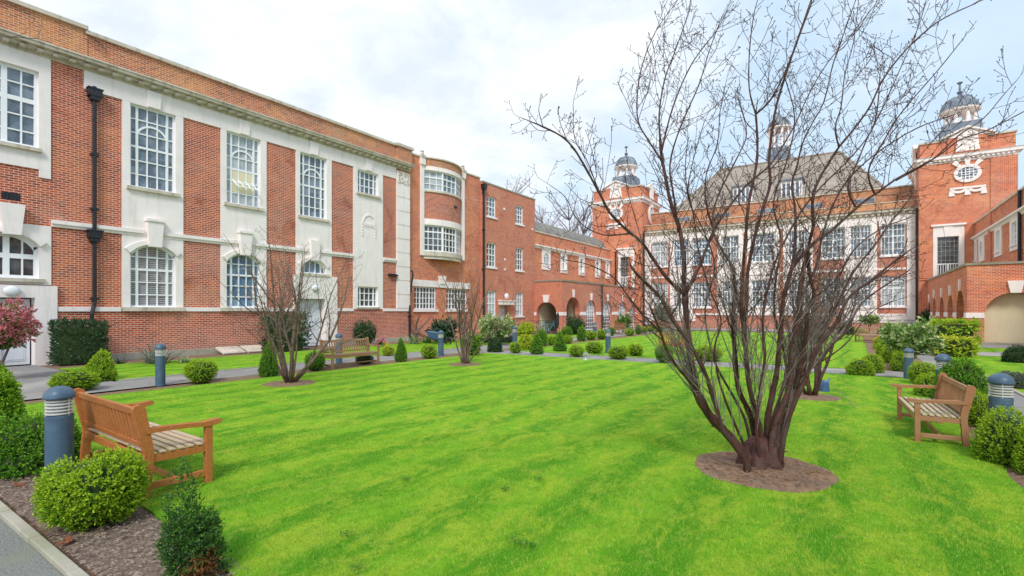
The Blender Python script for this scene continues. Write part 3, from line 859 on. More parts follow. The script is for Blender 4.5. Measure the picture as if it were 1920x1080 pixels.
    for a, b in seg:
        if b > a: MB().fbox(F, a, b, 1.453, 1.747, -.1, .042).build('impost_band', 'stone', o)
    for a, b in AR: keystone(o, A, (a + b) / 2, 1.73 + (b - a) / 2, 2.4 + (b - a) / 2, .24, .36, .0, .09)
    keystone(o, F, (fh[0] + fh[1]) / 2, fhole[3] - .03, fhole[3] + .62, .42, .66, .0, .12)
    # interior
    if L:
        i_ = MB(); i_.box(-23.0, -21.2, 41.2, 41.4, -.2, 4.1); i_.box(-23.15, -23.05, yp + .6, y1, -.2, 4.1)
        i_.build('inner_wall', 'render_cream', o)
        i2 = MB(); i2.box(-21.85, -21.7, 39.6, 41.18, -.2, 4.1); i2.build('inner_pier', 'brick_red', o)
        dr = MB(); dr.box(-23.0, -21.9, 41.12, 41.19, .05, 2.5); d_ = dr.build('door', 'glass_curtain', o)
        for (a, b) in AR[1:]:
            window(o, A, a, b, .05, 1.75 + (b - a) / 2, n=-.25, cols=5, rows=8, rise=(b - a) / 2, heavyc=(), glassm='glass_curtain' if a < 52 else 'glass_dark', fw=.09, name='glazed_arch')  # last arch is an open one; its dark pane stands in for shade inside
            q = MB(); q.fbox(A, a + .1, b - .1, .1, 1.3, -.262, -.235); q.build('lower_panel', 'glass_dark', o)
        pipe(o, [(xa + .12, 45.55, 4.4), (xa + .12, 45.55, .1)], .07)
    else:
        i_ = MB(); i_.box(5.87, 11.5, yp + .62, yp + .8, .1, 4.1); i_.box(7.6, 7.7, yp + .82, y1, -.2, 4.1)
        i_.build('inner_wall', 'render_cream', o)
        i3 = MB(); i3.box(5.86, 11.5, yp - .1, yp + .6, -.3, .10); i3.build('step', 'concrete', o)
        for (a, b) in AR[1:4]:
            window(o, A, a, b, .05, 1.75 + (b - a) / 2, n=-.3, cols=3, rows=5, rise=(b - a) / 2, heavyc=(), glassm='glass_curtain', fw=.14, name='glazed_arch', bar=.06)
        pipe(o, [(xu - .12, 41.5, 9.0), (xu - .12, 41.5, 4.5)], .09)
        al = MB(); al.lathe([(.02, -.0), (.11, 0), (.11, .12), (.02, .14)], (7.95, yp - .08, 3.5), 12); al.build('alarm_box', 'terracotta', o)
    if not L:      # the range goes on towards the street, off the right of the picture
        E_ = Fr(11.5, 0, (0, 1), (-1, 0)); eh = []
        for yy in np.arange(6, 35, 4.2): eh += [(yy, yy + 1.3, 5.4, 7.5), (yy, yy + 1.3, 1.4, 3.6)]
        w2 = MB(); panel(w2, E_, 2, 37.0, -.3, 9.0, 0, -.4, eh, edge=False); w2.box(11.9, 20, 2, 37.0, -.3, 8.98); w2.build('side_range', 'brick_orange', o)
        for h in eh: window(o, E_, *h, n=-.12, cols=3, rows=4, heavyr=(2,), glassm='glass', sill=(.1, .12, .1, 'stone'), fw=.09)
        w2 = MB(); w2.fbox(E_, 2, 37.0, 9.003, 9.15, -.5, .1); w2.build('coping', 'stone_dirty', o)
    # slate roof
    if L:
        rf = MB(); prof = []
        prev = None
        for t in np.linspace(0, math.pi / 2, 7): prof.append((xu - .45 - 2.6 * (1 - math.cos(t)), 9.0 + 1.75 * math.sin(t)))
        n = len(prof); Pp = [(x, y, z) for y in (y0, y1 + 6) for x, z in prof] + [(x, y, 8.8) for y in (y0, y1 + 6) for x in (xu - .45, xu - 3.05)]
        Fc = [(i, i + 1, n + i + 1, n + i) for i in range(n - 1)] + [tuple(list(range(n)) + [2 * n + 1, 2 * n])]
        rf.add(Pp, Fc)
        for y in np.arange(y0 + .5, y1, .55):
            rf.tube([(x, y, z + .01) for x, z in prof], .035, 5)
        rf.build('roof', 'slate', o)
    else:
        rf = MB(); rf.box(8.75, 12.3, y0, y1, 8.9, 9.05); rf.build('roof', 'slate', o)
    return o
wing(-1); wing(1)

# ================================================================ towers
def tower(side):
    L = side < 0
    x0, x1 = (-25.95, -19.85) if L else (4.72, 10.85)
    y0, y1 = 55.5, 61.6
    mx = lambda v: (2 * CX - v) if L else v
    o = empty('clock_tower' if False else 'brick_tower', ((x0 + x1) / 2, (y0 + y1) / 2, 0), 0,
              'orange brick tower with domed cupola at the left end of the back range' if L else 'tall orange brick tower with oval window and domed cupola on the right', 'tower')
    F = Fr(0, y0, (1, 0), (0, -1))
    a, b = sorted((mx(5.93), mx(7.32)))
    ox, oz = mx(7.85), 13.25
    w_ = MB()
    panel(w_, F, x0, x1, -.3, 14.3, 0, -.4, ex([(a, b, 4.5, 8.1)]))
    w_.box(x0, x1, y0 + .4, y1, -.3, 14.3)
    # slightly recessed corners read as darker brick strips
    w_.fbox(F, x0 + .0, x0 + 1.15, 4.5, 14.3, .002, .07); w_.fbox(F, x1 - 1.6, x1, 4.5, 14.3, .002, .07)
    w_.build('wall', 'brick_orange', o)
    pth = [(x1, y1), (x1, y0), (x0, y0), (x0, y1)][::-1]
    c_ = MB()
    c_.sweep([(-.3, 14.3), (.07, 14.3), (.09, 14.5), (.30, 14.62), (.30, 14.82), (.36, 14.9), (-.3, 14.95)], [(x0, y1), (x0, y0), (x1, y0), (x1, y1)])
    dentils(c_, F, x0, x1, 14.42, 14.58, .05, .22, .3, .14)
    c_.build('cornice', 'stone', o)
    p_ = MB(); p_.box(x0 + .1, x1 - .1, y0 + .1, y1 - .1, 14.9, 16.15)
    p_.box(ox - 1.25, ox + 1.25, y0 - .06, y0 + .2, 14.96, 16.5)
    p_.build('parapet', 'brick_orange', o)
    c_ = MB(); c_.box(x0 + .0, x1 - .0, y0 + .0, y1, 16.153, 16.27)
    c_.build('coping', 'stone_dirty', o)
    s_ = MB()
    s_.prism(F, [(ox - 1.5, 16.3), (ox + 1.5, 16.3), (ox, 17.0)], -.2, .1)
    s_.prism(F, [(ox - 1.7, 16.28), (ox - 1.7, 16.4), (ox, 17.15), (ox + 1.7, 16.4), (ox + 1.7, 16.28), (ox, 17.0)], -.2, .28)
    s_.prism(F, [(ox - .75, 15.1), (ox + .75, 15.1), (ox + .62, 16.3), (ox - .62, 16.3)], .05, .18)
    rr = random.Random(3)
    for i in range(26): 
        u = ox + rr.uniform(-.6, .6); z = rr.uniform(15.2, 16.6); s_.fbox(F, u - .08, u + .08, z - .07, z + .07, .12, .2 + rr.random() * .08)
    s_.build('pediment', 'stone', o)
    k_ = MB()
    for q, ww in ((0, .32), (-.62, .26), (.62, .26)):
        s, c = math.sin(q), math.cos(q)
        def pt(r, w): return (ox + r * s * 1.15 + w * c, oz + r * c + -w * s)
        k_.prism(F, [pt(.62, -ww * .35), pt(.62, ww * .35), pt(1.5 if q == 0 else 1.25, ww * .75), pt(1.5 if q == 0 else 1.25, -ww * .75)], .0, .14)
    k_.build('keystone', 'stone', o)
    def oculus(fr, cu, zc, ru, rz):
        r_ = MB(); T_ = np.linspace(0, 2 * math.pi, 29)[:-1]
        I = [(cu + ru * math.cos(t), zc + rz * math.sin(t)) for t in T_]; O = [(cu + (ru + .25) * math.cos(t), zc + (rz + .25) * math.sin(t)) for t in T_]
        for i in range(28): j = (i + 1) % 28; r_.prism(fr, [I[i], I[j], O[j], O[i]], -.02, .12)
        ob = r_.build('oval_window', 'stone', o)
        g = MB(); g.prism(fr, [(cu + ru * 1.01 * math.cos(t), zc + rz * 1.01 * math.sin(t)) for t in T_], .0, .03); g.build('pane', 'glass', ob)
        f = MB()
        for q in (-.6, -.2, .2, .6):
            h = math.sqrt(1 - q * q) * .98
            f.fbox(fr, cu + q * ru - .03, cu + q * ru + .03, zc - h * rz, zc + h * rz, .03, .06); f.fbox(fr, cu - h * ru, cu + h * ru, zc + q * rz - .03, zc + q * rz + .03, .031, .056)
        f.build('glazing_bars', 'white_paint', ob)
    oculus(F, ox, oz, .62, .50)
    # swag panel under the oval
    sw = MB(); sw.fbox(F, ox - 1.12, ox + 1.12, 11.98, 12.14, .0, .14)
    for c in (-.55, .55):
        A_ = [(ox + c + .52 * math.cos(t), 11.98 + .34 * math.sin(t)) for t in np.linspace(math.pi, 2 * math.pi, 9)]
        B_ = [(ox + c + .30 * math.cos(t), 11.98 + .14 * math.sin(t)) for t in np.linspace(math.pi, 2 * math.pi, 9)]
        for i in range(8): sw.prism(F, [A_[i], A_[i + 1], B_[i + 1], B_[i]], .0, .12)
    for c in (-1.0, 0, 1.0): sw.prism(F, [(ox + c - .12, 11.98), (ox + c + .12, 11.98), (ox + c + .2, 11.45), (ox + c - .2, 11.45)], .0, .1)
    sw.build('swag', 'stone', o)
    # big window with stone surround
    s_ = MB(); panel(s_, F, a - .27, b + .33, 4.5, 9.0, .1, -.3, [(a, b, 4.5, 8.1)])
    s_.fbox(F, a - .4, b + .45, 9.002, 9.15, -.1, .25); s_.prism(F, [((a + b) / 2 - .2, 8.1), ((a + b) / 2 + .2, 8.1), ((a + b) / 2 + .3, 9.0), ((a + b) / 2 - .3, 9.0)], .1, .17)
    s_.build('window_surround', 'stone', o)
    window(o, F, a, b, 4.5, 8.1, n=-.15, cols=5, rows=9, glassm='glass_dark', fw=.05, bar=.025, fmat='lens_grey')
    bl = MB(); 
    for i in range(9): bl.fbox(F, a + .04 + i * (b - a - .1) / 8 - .0, a + .09 + i * (b - a - .1) / 8, 4.5, 5.75, .0, .05)
    bl.fbox(F, a + .003, b - .003, 5.753, 5.85, -.02, .08); bl.fbox(F, (a + b) / 2 - .07, (a + b) / 2 + .07, 4.5, 5.75, -.01, .07)
    bl.build('balcony_rail', 'white_paint', o)
    # inner side towards the court
    xi = x1 if L else x0
    I_ = Fr(xi, 0, (0, 1), (1 if L else -1, 0))
    oculus(I_, 58.55, oz, .62, .85)
    si = MB(); si.prism(I_, [(57.0, 16.3), (60.1, 16.3), (58.55, 17.0)], -.2, .2); si.prism(I_, [(58.2, 14.1), (58.9, 14.1), (59.1, 16.3), (58.0, 16.3)], .0, .2); si.build('pediment', 'stone', o)
    # cupola
    cx, cy = (x0 + x1) / 2, (y0 + y1) / 2
    cu = MB(); h = 1.45
    pr = [(1.95, 16.27), (1.75, 17.2), (1.62, 18.1)]
    cu.lathe([(r * 1.08, z) for r, z in pr], (cx, cy, 0), 4, math.pi / 4)
    cub = cu.build('cupola_base', 'lead', o)
    c2 = MB()
    for i in range(8):
        t = math.pi / 8 + i * math.pi / 4
        c2.lathe([(.17, 18.1), (.14, 18.25), (.13, 19.1), (.17, 19.2)], (cx + 1.02 * math.cos(t), cy + 1.02 * math.sin(t), 0), 8)
    c2.lathe([(1.3, 18.1), (1.3, 18.16), (1.2, 18.17)], (cx, cy, 0), 16)
    c2.build('cupola_column', 'stone', o)
    c4 = MB(); c4.lathe([(1.2, 19.2), (1.40, 19.26), (1.44, 19.40), (1.32, 19.46)], (cx, cy, 0), 24); c4.build('cupola_cornice', 'stone', o)
    c3 = MB(); c3.lathe([(1.40, 19.465), (1.34, 19.6), (1.19, 20.0), (.92, 20.36), (.55, 20.6), (.2, 20.72), (.12, 20.8), (.16, 20.95), (.24, 21.05), (.1, 21.15), (.07, 21.7), (.1, 21.75), (.22, 21.9), (.02, 22.0)], (cx, cy, 0), 24)
    for i in range(8):
        t = i * math.pi / 4
        c3.tube([(cx + r * math.cos(t), cy + r * math.sin(t), z) for r, z in ((1.35, 19.6), (1.20, 20.0), (.94, 20.38), (.57, 20.62))], .04, 5)
    c3.build('dome', 'lead', o, smooth=False)
    xq = x1 + .12 if L else x0 - .12
    pipe(o, [(xq, y0 + .3, 10.8), (xq, y0 + .3, .1)], .09)
    if L: pipe(o, [(-22.95, y0 - .14, 8.8), (-22.95, y0 - .14, 4.6)], .09)
    return o
tower(-1); tower(1)

# ================================================================ back range
bk = empty('back_range', (CX, 60, 0), 0, 'back red brick range with stone window bays and hipped tiled roof behind the bare tree', 'building')
yb = 56.5
B = Fr(0, yb, (1, 0), (0, -1))
xl, xr = -19.85, 4.72
# window columns mirrored about the centre line: offset, half width, stone bay?
cols_ = [(10.55, .9, 0), (8.15, .82, 1), (6.0, .95, 0), (3.1, .85, 1), (0, 1.05, 1)]
wins = []
for off, hw, stn in cols_:
    for s in ((-1, 1) if off else (1,)): wins.append((CX + s * off - hw, CX + s * off + hw, stn))
hs = []
for a, b, s in wins: hs += [(a, b, 6.85, 9.75), (a, b, 2.25, 5.0)]
w_ = MB(); panel(w_, B, xl, xr, -.3, 10.0, 0, -.5, ex(hs)); w_.box(xl, xr, yb + .5, 68, -.3, 11.0)
w_.build('wall', 'brick_red', bk)
s_ = MB()
panel(s_, B, xl + .75, xr - .75, 10.0, 10.45, .05, -.4, [])
for a, b, s in wins:
    if s: panel(s_, B, a - .42, b + .42, 1.6, 9.997, .05, -.3, hs)
    else:
        panel(s_, B, a - .14, b + .14, 9.55 - .0, 9.997, .045, -.2, hs)
s_.build('stone_bay', 'stone', bk)
MB().fbox(B, xl + .8, xr - .8, 5.55, 5.72, -.1, .07).build('string_course', 'stone', bk)
sc = MB()
sc.fbox(B, xl + .8, xr - .8, 1.4, 1.597, -.1, .09)
sc.build('string_course', 'stone', bk)
for a, b, s in wins:
    for z0, z1 in ((6.85, 9.75), (2.25, 5.0)):
        gm = 'glass_blue' if (a < -13 and z0 > 5 and a > -18) else ('glass_curtain' if (b > 1.5 and z0 < 5) or a < -18.5 else 'glass')
        window(bk, B, a, b, z0, z1, n=-.15, cols=6, rows=5, heavyc=(3,), heavyr=(3,), glassm=gm, sill=(.12, .14, .12, 'stone'), fw=.1, hb=.12)
for x in (xl + .05, xr - .75):
    q = MB(); z = .3
    while z < 10.0: q.fbox(B, x, x + .7, z + .025, min(z + .78, 10.4), -.1, .16); q.fbox(B, x + .03, x + .67, z - .03, z + .03, -.1, .12); z += .8
    q.build('quoins', 'stone', bk)
c_ = MB()
c_.sweep([(-.3, 10.453), (.08, 10.453), (.10, 10.62), (.35, 10.74), (.35, 10.9), (.45, 11.0), (-.3, 11.05)], [(xl, yb), (xr, yb)])
dentils(c_, B, xl, xr, 10.5, 10.66, .05, .26, .45, .2)
c_.build('cornice', 'stone_dirty', bk)
p_ = MB(); p_.fbox(B, xl, xr, 11.02, 11.62, -.5, -.04); p_.box(xl, xr, 58.5, 68.2, 11.0, 13.3); p_.build('parapet', 'brick_parapet', bk)
MB().fbox(B, xl, xr, 11.622, 11.7, -.55, .02).build('coping', 'stone_dirty', bk)
c_ = MB(); c_.box(xl, xr, 58.4, 58.9, 13.303, 13.42); c_.build('coping', 'stone_dirty', bk)
At = Fr(0, 58.5, (1, 0), (0, -1))
for s in (-8.5, -4.3, 0, 4.3, 8.5):
    m_ = MB(); m_.fbox(At, CX + s - .85, CX + s + .85, 12.15, 12.6, .0, .05); at = m_.build('attic_window', 'lens_grey', bk)
    m_ = MB(); m_.fbox(At, CX + s - .75, CX + s + .75, 12.22, 12.53, .05, .06); m_.build('pane', 'glass', at)
# basement openings
for cxx in (2.9, -18.0, 0.2, -15.3):
    m_ = MB(); m_.fbox(B, cxx - 1.1, cxx + 1.1, .75, 1.397, -.1, .07); m_.prism(B, [(cxx - .25, 1.0), (cxx + .25, 1.0), (cxx + .32, 1.6), (cxx - .32, 1.6)], .0, .14); m_.build('basement_lintel', 'stone', bk)
# hipped roof
ex0, ex1, ey0, ey1, rz = CX - 10.6, CX + 10.6, 59.2, 76.8, 19.9
R0, R1 = CX - 6.35, CX + 6.35
rf = MB()
rf.add([(ex0, ey0, 12.9), (ex1, ey0, 12.9), (ex1, ey1, 12.9), (ex0, ey1, 12.9), (R0, 68, rz), (R1, 68, rz)],
       [(0, 1, 5, 4), (1, 2, 5), (2, 3, 4, 5), (3, 0, 4), (0, 3, 2, 1)])
rf.tube([(R0, 68, rz), (R1, 68, rz)], .16, 6); rf.tube([(ex0, ey0, 12.95), (R0, 68, rz)], .13, 6); rf.tube([(ex1, ey0, 12.95), (R1, 68, rz)], .13, 6)
rf.build('roof', 'roof_tile', bk)
for dx in (-2.6, 2.2):
    d = MB(); d.box(CX + dx - .95, CX + dx + .95, 60.6, 64, 13.6, 15.7)
    for i in range(5): d.box(CX + dx - 1.0 + i * .42 + .0, CX + dx - 1.0 + i * .42 + .12, 60.5, 60.6, 13.7, 15.6)
    dm = d.build('dormer', 'white_paint', bk)
    d = MB(); d.box(CX + dx - .85, CX + dx + .85, 60.56, 60.597, 14.0, 15.4); d.build('pane', 'glass', dm)
    d = MB(); d.box(CX + dx - 1.15, CX + dx + 1.15, 60.35, 64.5, 15.703, 15.85); d.build('dormer_roof', 'lead', dm)
cz = MB(); cz.lathe([(2.0, 19.2), (1.8, 20.6), (1.6, 21.9)], (CX, 70, 0), 4, math.pi / 4); cz.build('cupola_base', 'lead', bk)
cz = MB()
for i in range(8):
    t = math.pi / 8 + i * math.pi / 4; cz.lathe([(.2, 21.9), (.15, 22.1), (.15, 24.0), (.2, 24.2)], (CX + 1.1 * math.cos(t), 70 + 1.1 * math.sin(t), 0), 8)
cz.lathe([(1.25, 24.2), (1.42, 24.3), (1.42, 24.45), (1.25, 24.5)], (CX, 70, 0), 20)
cz.build('cupola_column', 'stone', bk)
cz = MB(); cz.lathe([(1.35, 24.502), (1.2, 25.1), (.8, 25.6), (.25, 25.9), (.1, 26.2), (.07, 27.2), (.0, 27.3)], (CX, 70, 0), 20); cz.build('dome', 'lead', bk)
# ================================================================ ground, lawns, paths
S_, C_ = .562, .827
def ray(px, d, z=None, py=None):
    u = (px - 960) / 940
    x, y = d * (-S_ + C_ * u), d * (C_ + S_ * u)
    return Vector((x, y, z if z is not None else CAMH + (583 - py) / 940 * d))
def G(px, py):
    return ray(px, CAMH * 940 / (py - 583), 0)
def sheet(name, polys, z, mat, kind='structure', thick=0, sub=0):
    mb = MB()
    for P in polys:
        k = len(P)
        if thick:
            mb.add([(x, y, z) for x, y in P] + [(x, y, z - thick) for x, y in P], [tuple(range(k))] + [(i, (i + 1) % k, k + (i + 1) % k, k + i) for i in range(k)])
        else: mb.add([(x, y, z) for x, y in P], [tuple(range(k))])
    o = mb.build(name, mat); return tag(o, kind=kind)
rect = lambda x0, x1, y0, y1: [(x0, y0), (x1, y0), (x1, y1), (x0, y1)]
sheet('ground', [rect(-600, 600, -600, 600)], -.03, 'soil')
def wob(P, amp=.05, step=.4, seed=1):
    """irregular lawn edge"""
    out = []; rr = random.Random(seed)
    for (a, b), (c, d) in zip(P, P[1:] + P[:1]):
        L = math.hypot(c - a, d - b); n = max(1, int(L / step))
        for i in range(n):
            t = i / n
            out.append((a + (c - a) * t + rr.uniform(-amp, amp) * (i > 0), b + (d - b) * t + rr.uniform(-amp, amp) * (i > 0)))
    return out
lawnA = wob([(-13.45, 2.6), (-12.8, 2.15), (-9, 2.1), (-5.6, 1.95), (-3.5, 1.78), (-1, 1.5), (.6, 1.2), (1.2, 2.2), (1.40, 4), (1.46, 8), (1.42, 13), (1.25, 17.3), (-5, 17.5), (-13.2, 17.5)], .03, .35)
sheet('lawn', [lawnA], .02, 'lawn', thick=.04)
sheet('lawn', [wob(rect(-13.0, .55, 19.35, 47), .04, .8, 2)], .02, 'lawn', thick=.04)
sheet('lawn', [wob(rect(-20.9, -16.12, 5.1, 24), .04, .8, 3), wob(rect(-19.5, -16.12, 25, 36), .04, .8, 4)], .02, 'lawn', thick=.04)
sheet('lawn', [wob(rect(3.12, 9.5, 4, 27.6), .03, .8, 5), wob(rect(3.9, 12, 31, 34), .03, .8, 5)], .02, 'lawn', thick=.04)
sheet('bed', [rect(-13.9, 2.1, 1.27, 2.7)], -.004, 'mulch')
sheet('bed', [rect(1.1, 2.1, 2.7, 17.6), rect(-14.2, -13.2, 6.3, 17.6), rect(.3, 2.1, 19.2, 47), rect(-14.2, -12.8, 19.2, 47)], .0, 'soil')
sheet('path', [rect(-40, 12, -8, 1.135)], .0, 'asphalt')
sheet('path', [rect(-15.95, -14.2, 2.6, 50), rect(-23.1, -15.95, 2.6, 5.0), rect(-23.1, -13.9, 1.27, 2.6)], .004, 'paving_grey')
sheet('path', [rect(-14.2, 2.1, 17.62, 19.2)], .004, 'paving_grey')
sheet('path', [rect(2.1, 3.02, 1.2, 50), rect(3.02, 12, 28, 30.6), rect(-23, 5.2, 50, 56), rect(-20.3, -15.95, 36.5, 50)], .008, 'paving_grey')
sheet('path', [rect(-23.1, -20.4, 37.7, 55.4), rect(5.3, 9, 30.6, 37.5)], .012, 'paving_grey')
k = MB(); rr = random.Random(4); x = -30
while x < 6:
    L = .91; k.box(x + .004, x + L - .004, 1.135 + rr.uniform(-.004, .004), 1.215, -.05, .045 + rr.uniform(-.006, .006)); x += L
tag(k.build('kerb', 'concrete', bev=.008), kind='structure')
k = MB()
for a, b, c, d in ((-16.03, -15.955, 5.1, 36), (-14.195, -14.12, 6.5, 17.6), (3.025, 3.10, 1.3, 27.9), (2.02, 2.095, 1.3, 17.6)):
    y = c
    while y < d: k.box(a, b, y + .005, y + .9, -.05, .04 + rr.uniform(-.004, .004)); y += .91
tag(k.build('kerb', 'concrete'), kind='structure')

# mulch chips and grass as uncountable cover
def scatter_mesh(name, verts, faces_n, nper, mat, kind='stuff', label=None, cat=None):
    me = bpy.data.meshes.new(name)
    n = len(verts); me.vertices.add(n); me.vertices.foreach_set('co', verts.astype(np.float32).ravel())
    nf = n // nper; me.loops.add(n); me.loops.foreach_set('vertex_index', np.arange(n, dtype=np.int32))
    me.polygons.add(nf); me.polygons.foreach_set('loop_start', np.arange(0, n, nper, dtype=np.int32)); me.polygons.foreach_set('loop_total', np.full(nf, nper, dtype=np.int32))
    me.update(calc_edges=True); me.validate()
    for q in (mat if isinstance(mat, list) else [mat]): me.materials.append(M[q])
    o = bpy.data.objects.new(name, me); COL.objects.link(o)
    if kind: o['kind'] = kind
    return tag(o, label, cat)
rng = np.random.default_rng(7)
TREES = {'hero': (-.87, 6.42, .74), 't1': (-11.79, 7.33, .62), 't2': (-11.01, 13.33, .58), 't3': (-.74, 12.47, .55)}
def inpoly(x, y, P):
    P = np.array(P); ins = np.zeros(len(x), bool); j = len(P) - 1
    for i in range(len(P)):
        c = ((P[i, 1] > y) != (P[j, 1] > y)) & (x < (P[j, 0] - P[i, 0]) * (y - P[i, 1]) / (P[j, 1] - P[i, 1] + 1e-12) + P[i, 0])
        ins ^= c; j = i
    return ins
def blades(n, dmin, dmax, hmin, hmax, w, powr=1.0):
    d = dmin + (dmax - dmin) * rng.random(n) ** powr; u = rng.uniform(-1.15, 1.15, n)
    x = d * (-S_ + C_ * u); y = d * (C_ + S_ * u)
    ok = inpoly(x, y, lawnA)
    for cx, cy, r in TREES.values():
        a = np.arctan2(y - cy, x - cx)
        ok &= np.hypot(x - cx, y - cy) > r * (1 + .02 * np.sin(5 * a) + .012 * np.sin(11 * a + 1)) - .015
    x, y = x[ok], y[ok]; n = len(x)
    a = rng.uniform(0, 2 * np.pi, n); h = rng.uniform(hmin, hmax, n); lean = rng.normal(0, .45, (n, 2)) * h[:, None]
    V = np.zeros((n, 3, 3)); ww = w * rng.uniform(.7, 1.3, n)
    V[:, 0] = np.stack([x - np.cos(a) * ww, y - np.sin(a) * ww, np.full(n, .015)], 1)
    V[:, 1] = np.stack([x + np.cos(a) * ww, y + np.sin(a) * ww, np.full(n, .015)], 1)
    V[:, 2] = np.stack([x + lean[:, 0], y + lean[:, 1], .02 + h], 1)
    return V.reshape(-1, 3)
V = np.concatenate([blades(260000, 2.6, 7.5, .010, .027, .0026, .8), blades(170000, 6.5, 16, .010, .024, .0045, .8)])
scatter_mesh('grass', V, 0, 3, 'grass_blade')
# wood chips on the front bed and round the trees
def chips(n, boxes, sz):
    out = []
    for (x0, x1, y0, y1) in boxes:
        m = int(n * (x1 - x0) * (y1 - y0)); x = rng.uniform(x0, x1, m); y = rng.uniform(y0, y1, m)
        a = rng.uniform(0, np.pi, m); L = rng.uniform(.4, 1.2, m) * sz; W = L * rng.uniform(.25, .6, m); t = rng.normal(0, .3, (m, 2))
        c, s = np.cos(a), np.sin(a); Q = np.zeros((m, 4, 3))
        for k, (p, q) in enumerate(((-1, -1), (1, -.8), (.9, 1), (-1, .8))):
            dx = c * L * p - s * W * q; dy = s * L * p + c * W * q
            Q[:, k] = np.stack([x + dx, y + dy, .012 + np.abs(rng.normal(0, .004)) + t[:, 0] * dx * .4 + t[:, 1] * dy * .4 + .008], 1)
        out.append(Q.reshape(-1, 3))
    return np.concatenate(out)
scatter_mesh('wood_chips', chips(1300, [(-9.5, -3.55, 1.24, 1.9), (1.48, 2.0, 5, 11)], .012), 0, 4, 'chip')

# ================================================================ vegetation
LUMP = {}
def lump(seed, amp=.1, n=9):
    r = np.random.default_rng(seed); k = r.normal(0, 2.6, (n, 3)); ph = r.uniform(0, 6.28, n)
    return lambda D: 1 + amp * np.sin(D @ k.T + ph).sum(1) / math.sqrt(n)
PROF = {
    'ball': lambda t: np.sqrt(np.clip(1 - (2 * t - 1) ** 2, 0, 1)) ** .85,
    'mound': lambda t: np.sqrt(np.clip(1 - (1.25 * t - .25) ** 2 * np.where(t > .2, 1, .4), 0, 1)),
    'cone': lambda t: np.clip((1 - t) ** .62 * np.clip(.72 + 1.6 * t, 0, 1), 0, 1),
    'column': lambda t: np.clip(1 - np.abs(t - .38) ** 1.9 * 1.6, .12, 1) * np.clip((1 - t) * 5, 0, 1) ** .5,
    'box': lambda t: np.where(t > .96, .85, 1.0) + 0 * t,
}
def shrub_mesh(name, shape, w, h, d, nsp, per, slen, leaf, mats, seed, tipbias=.5, square=0, lamp_=.1, jitter=.1, wid=.5, core=.80, extra=None):
    """crown of leafy sprigs over a dark green core painted as the shaded inside; base at z 0, size w x d x h"""
    r = np.random.default_rng(seed); f = PROF[shape]; lf = lump(seed, lamp_)
    tt = r.random(nsp * 6); keep = r.random(nsp * 6) < (f(tt) * .85 + .15); t = tt[keep][:nsp]
    if shape == 'box': top = r.random(len(t)) < .28; t = np.where(top, 1, t)
    n = len(t); ph = r.uniform(0, 2 * np.pi, n)
    rad = f(t)
    if shape == 'box': rad = np.where(top, np.sqrt(r.random(n)), rad)
    c, s = np.cos(ph), np.sin(ph)
    if square:
        q = 1 / np.maximum(np.abs(c), np.abs(s)) ** square; c, s = c * q, s * q
    dr = (f(np.clip(t + .04, 0, 1)) - f(np.clip(t - .04, 0, 1))) / .08
    nz = np.clip(-dr * .6, -.6, 1.6) * (w / h) * .7 + np.where(t > .93, 1.0, 0)
    Nn = np.stack([c, s, nz], 1); Nn /= np.linalg.norm(Nn, axis=1)[:, None]
    lm = lf(np.stack([c * rad, s * rad, t * 2], 1)) * (1 - jitter * r.random(n) ** 2)
    P = np.stack([c * rad * w / 2 * lm, s * rad * d / 2 * lm, np.clip(t, .03, 1) * h * (1 + (lm - 1) * np.clip(t, 0, 1))], 1) - Nn * slen * .6
    D = Nn + r.normal(0, .38, (n, 3)) + np.array([0, 0, .35]); D /= np.linalg.norm(D, axis=1)[:, None]
    # leaves on each sprig
    k = np.tile(np.arange(per), n); idx = np.repeat(np.arange(n), per); fr_ = (k + .5) / per
    base = P[idx] + D[idx] * (slen * fr_)[:, None] * r.uniform(.7, 1.25, n)[idx][:, None]
    A = D[idx] * (.55 + fr_[:, None] * .8) + r.normal(0, .75, (n * per, 3)); A /= np.linalg.norm(A, axis=1)[:, None]
    B = np.cross(A, D[idx] + r.normal(0, .5, (n * per, 3))); B /= np.linalg.norm(B, axis=1)[:, None] + 1e-9
    L = leaf * r.uniform(.6, 1.25, n * per); W = L * wid
    V = np.zeros((n * per, 4, 3)); V[:, 0] = base; V[:, 1] = base + A * (L * .5)[:, None] + B * (W * .5)[:, None]; V[:, 2] = base + A * L[:, None]; V[:, 3] = base + A * (L * .5)[:, None] - B * (W * .5)[:, None]
    V[:, :, 2] = np.maximum(V[:, :, 2], .005)
    V = V.reshape(-1, 3); nv = len(V)
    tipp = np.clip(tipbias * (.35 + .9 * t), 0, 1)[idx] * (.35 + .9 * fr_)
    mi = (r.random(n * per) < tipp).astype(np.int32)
    if extra:  # a patch of another leaf colour
        ax, ay, az, rad_ = extra
        mi[np.linalg.norm(base - np.array([ax, ay, az]), axis=1) < rad_ * r.uniform(.5, 1.1, n * per)] = 3
    # core
    cv, cf = [], []; nt, na = 9, 14
    for i in range(nt):
        q = i / (nt - 1); rr_ = float(f(np.array([min(max(q, .02), .98)]))[0]) * core
        for j in range(na):
            a = 2 * math.pi * j / na; cc, ss = math.cos(a), math.sin(a)
            if square: qq = 1 / max(abs(cc), abs(ss)) ** square; cc *= qq; ss *= qq
            cv.append((cc * rr_ * w / 2, ss * rr_ * d / 2, .01 + q * h * (core + .06)))
    for i in range(nt - 1):
        for j in range(na): cf.append((i * na + j, i * na + (j + 1) % na, (i + 1) * na + (j + 1) % na, (i + 1) * na + j))
    cf.append(tuple((nt - 1) * na + j for j in range(na)))
    me = bpy.data.meshes.new(name)
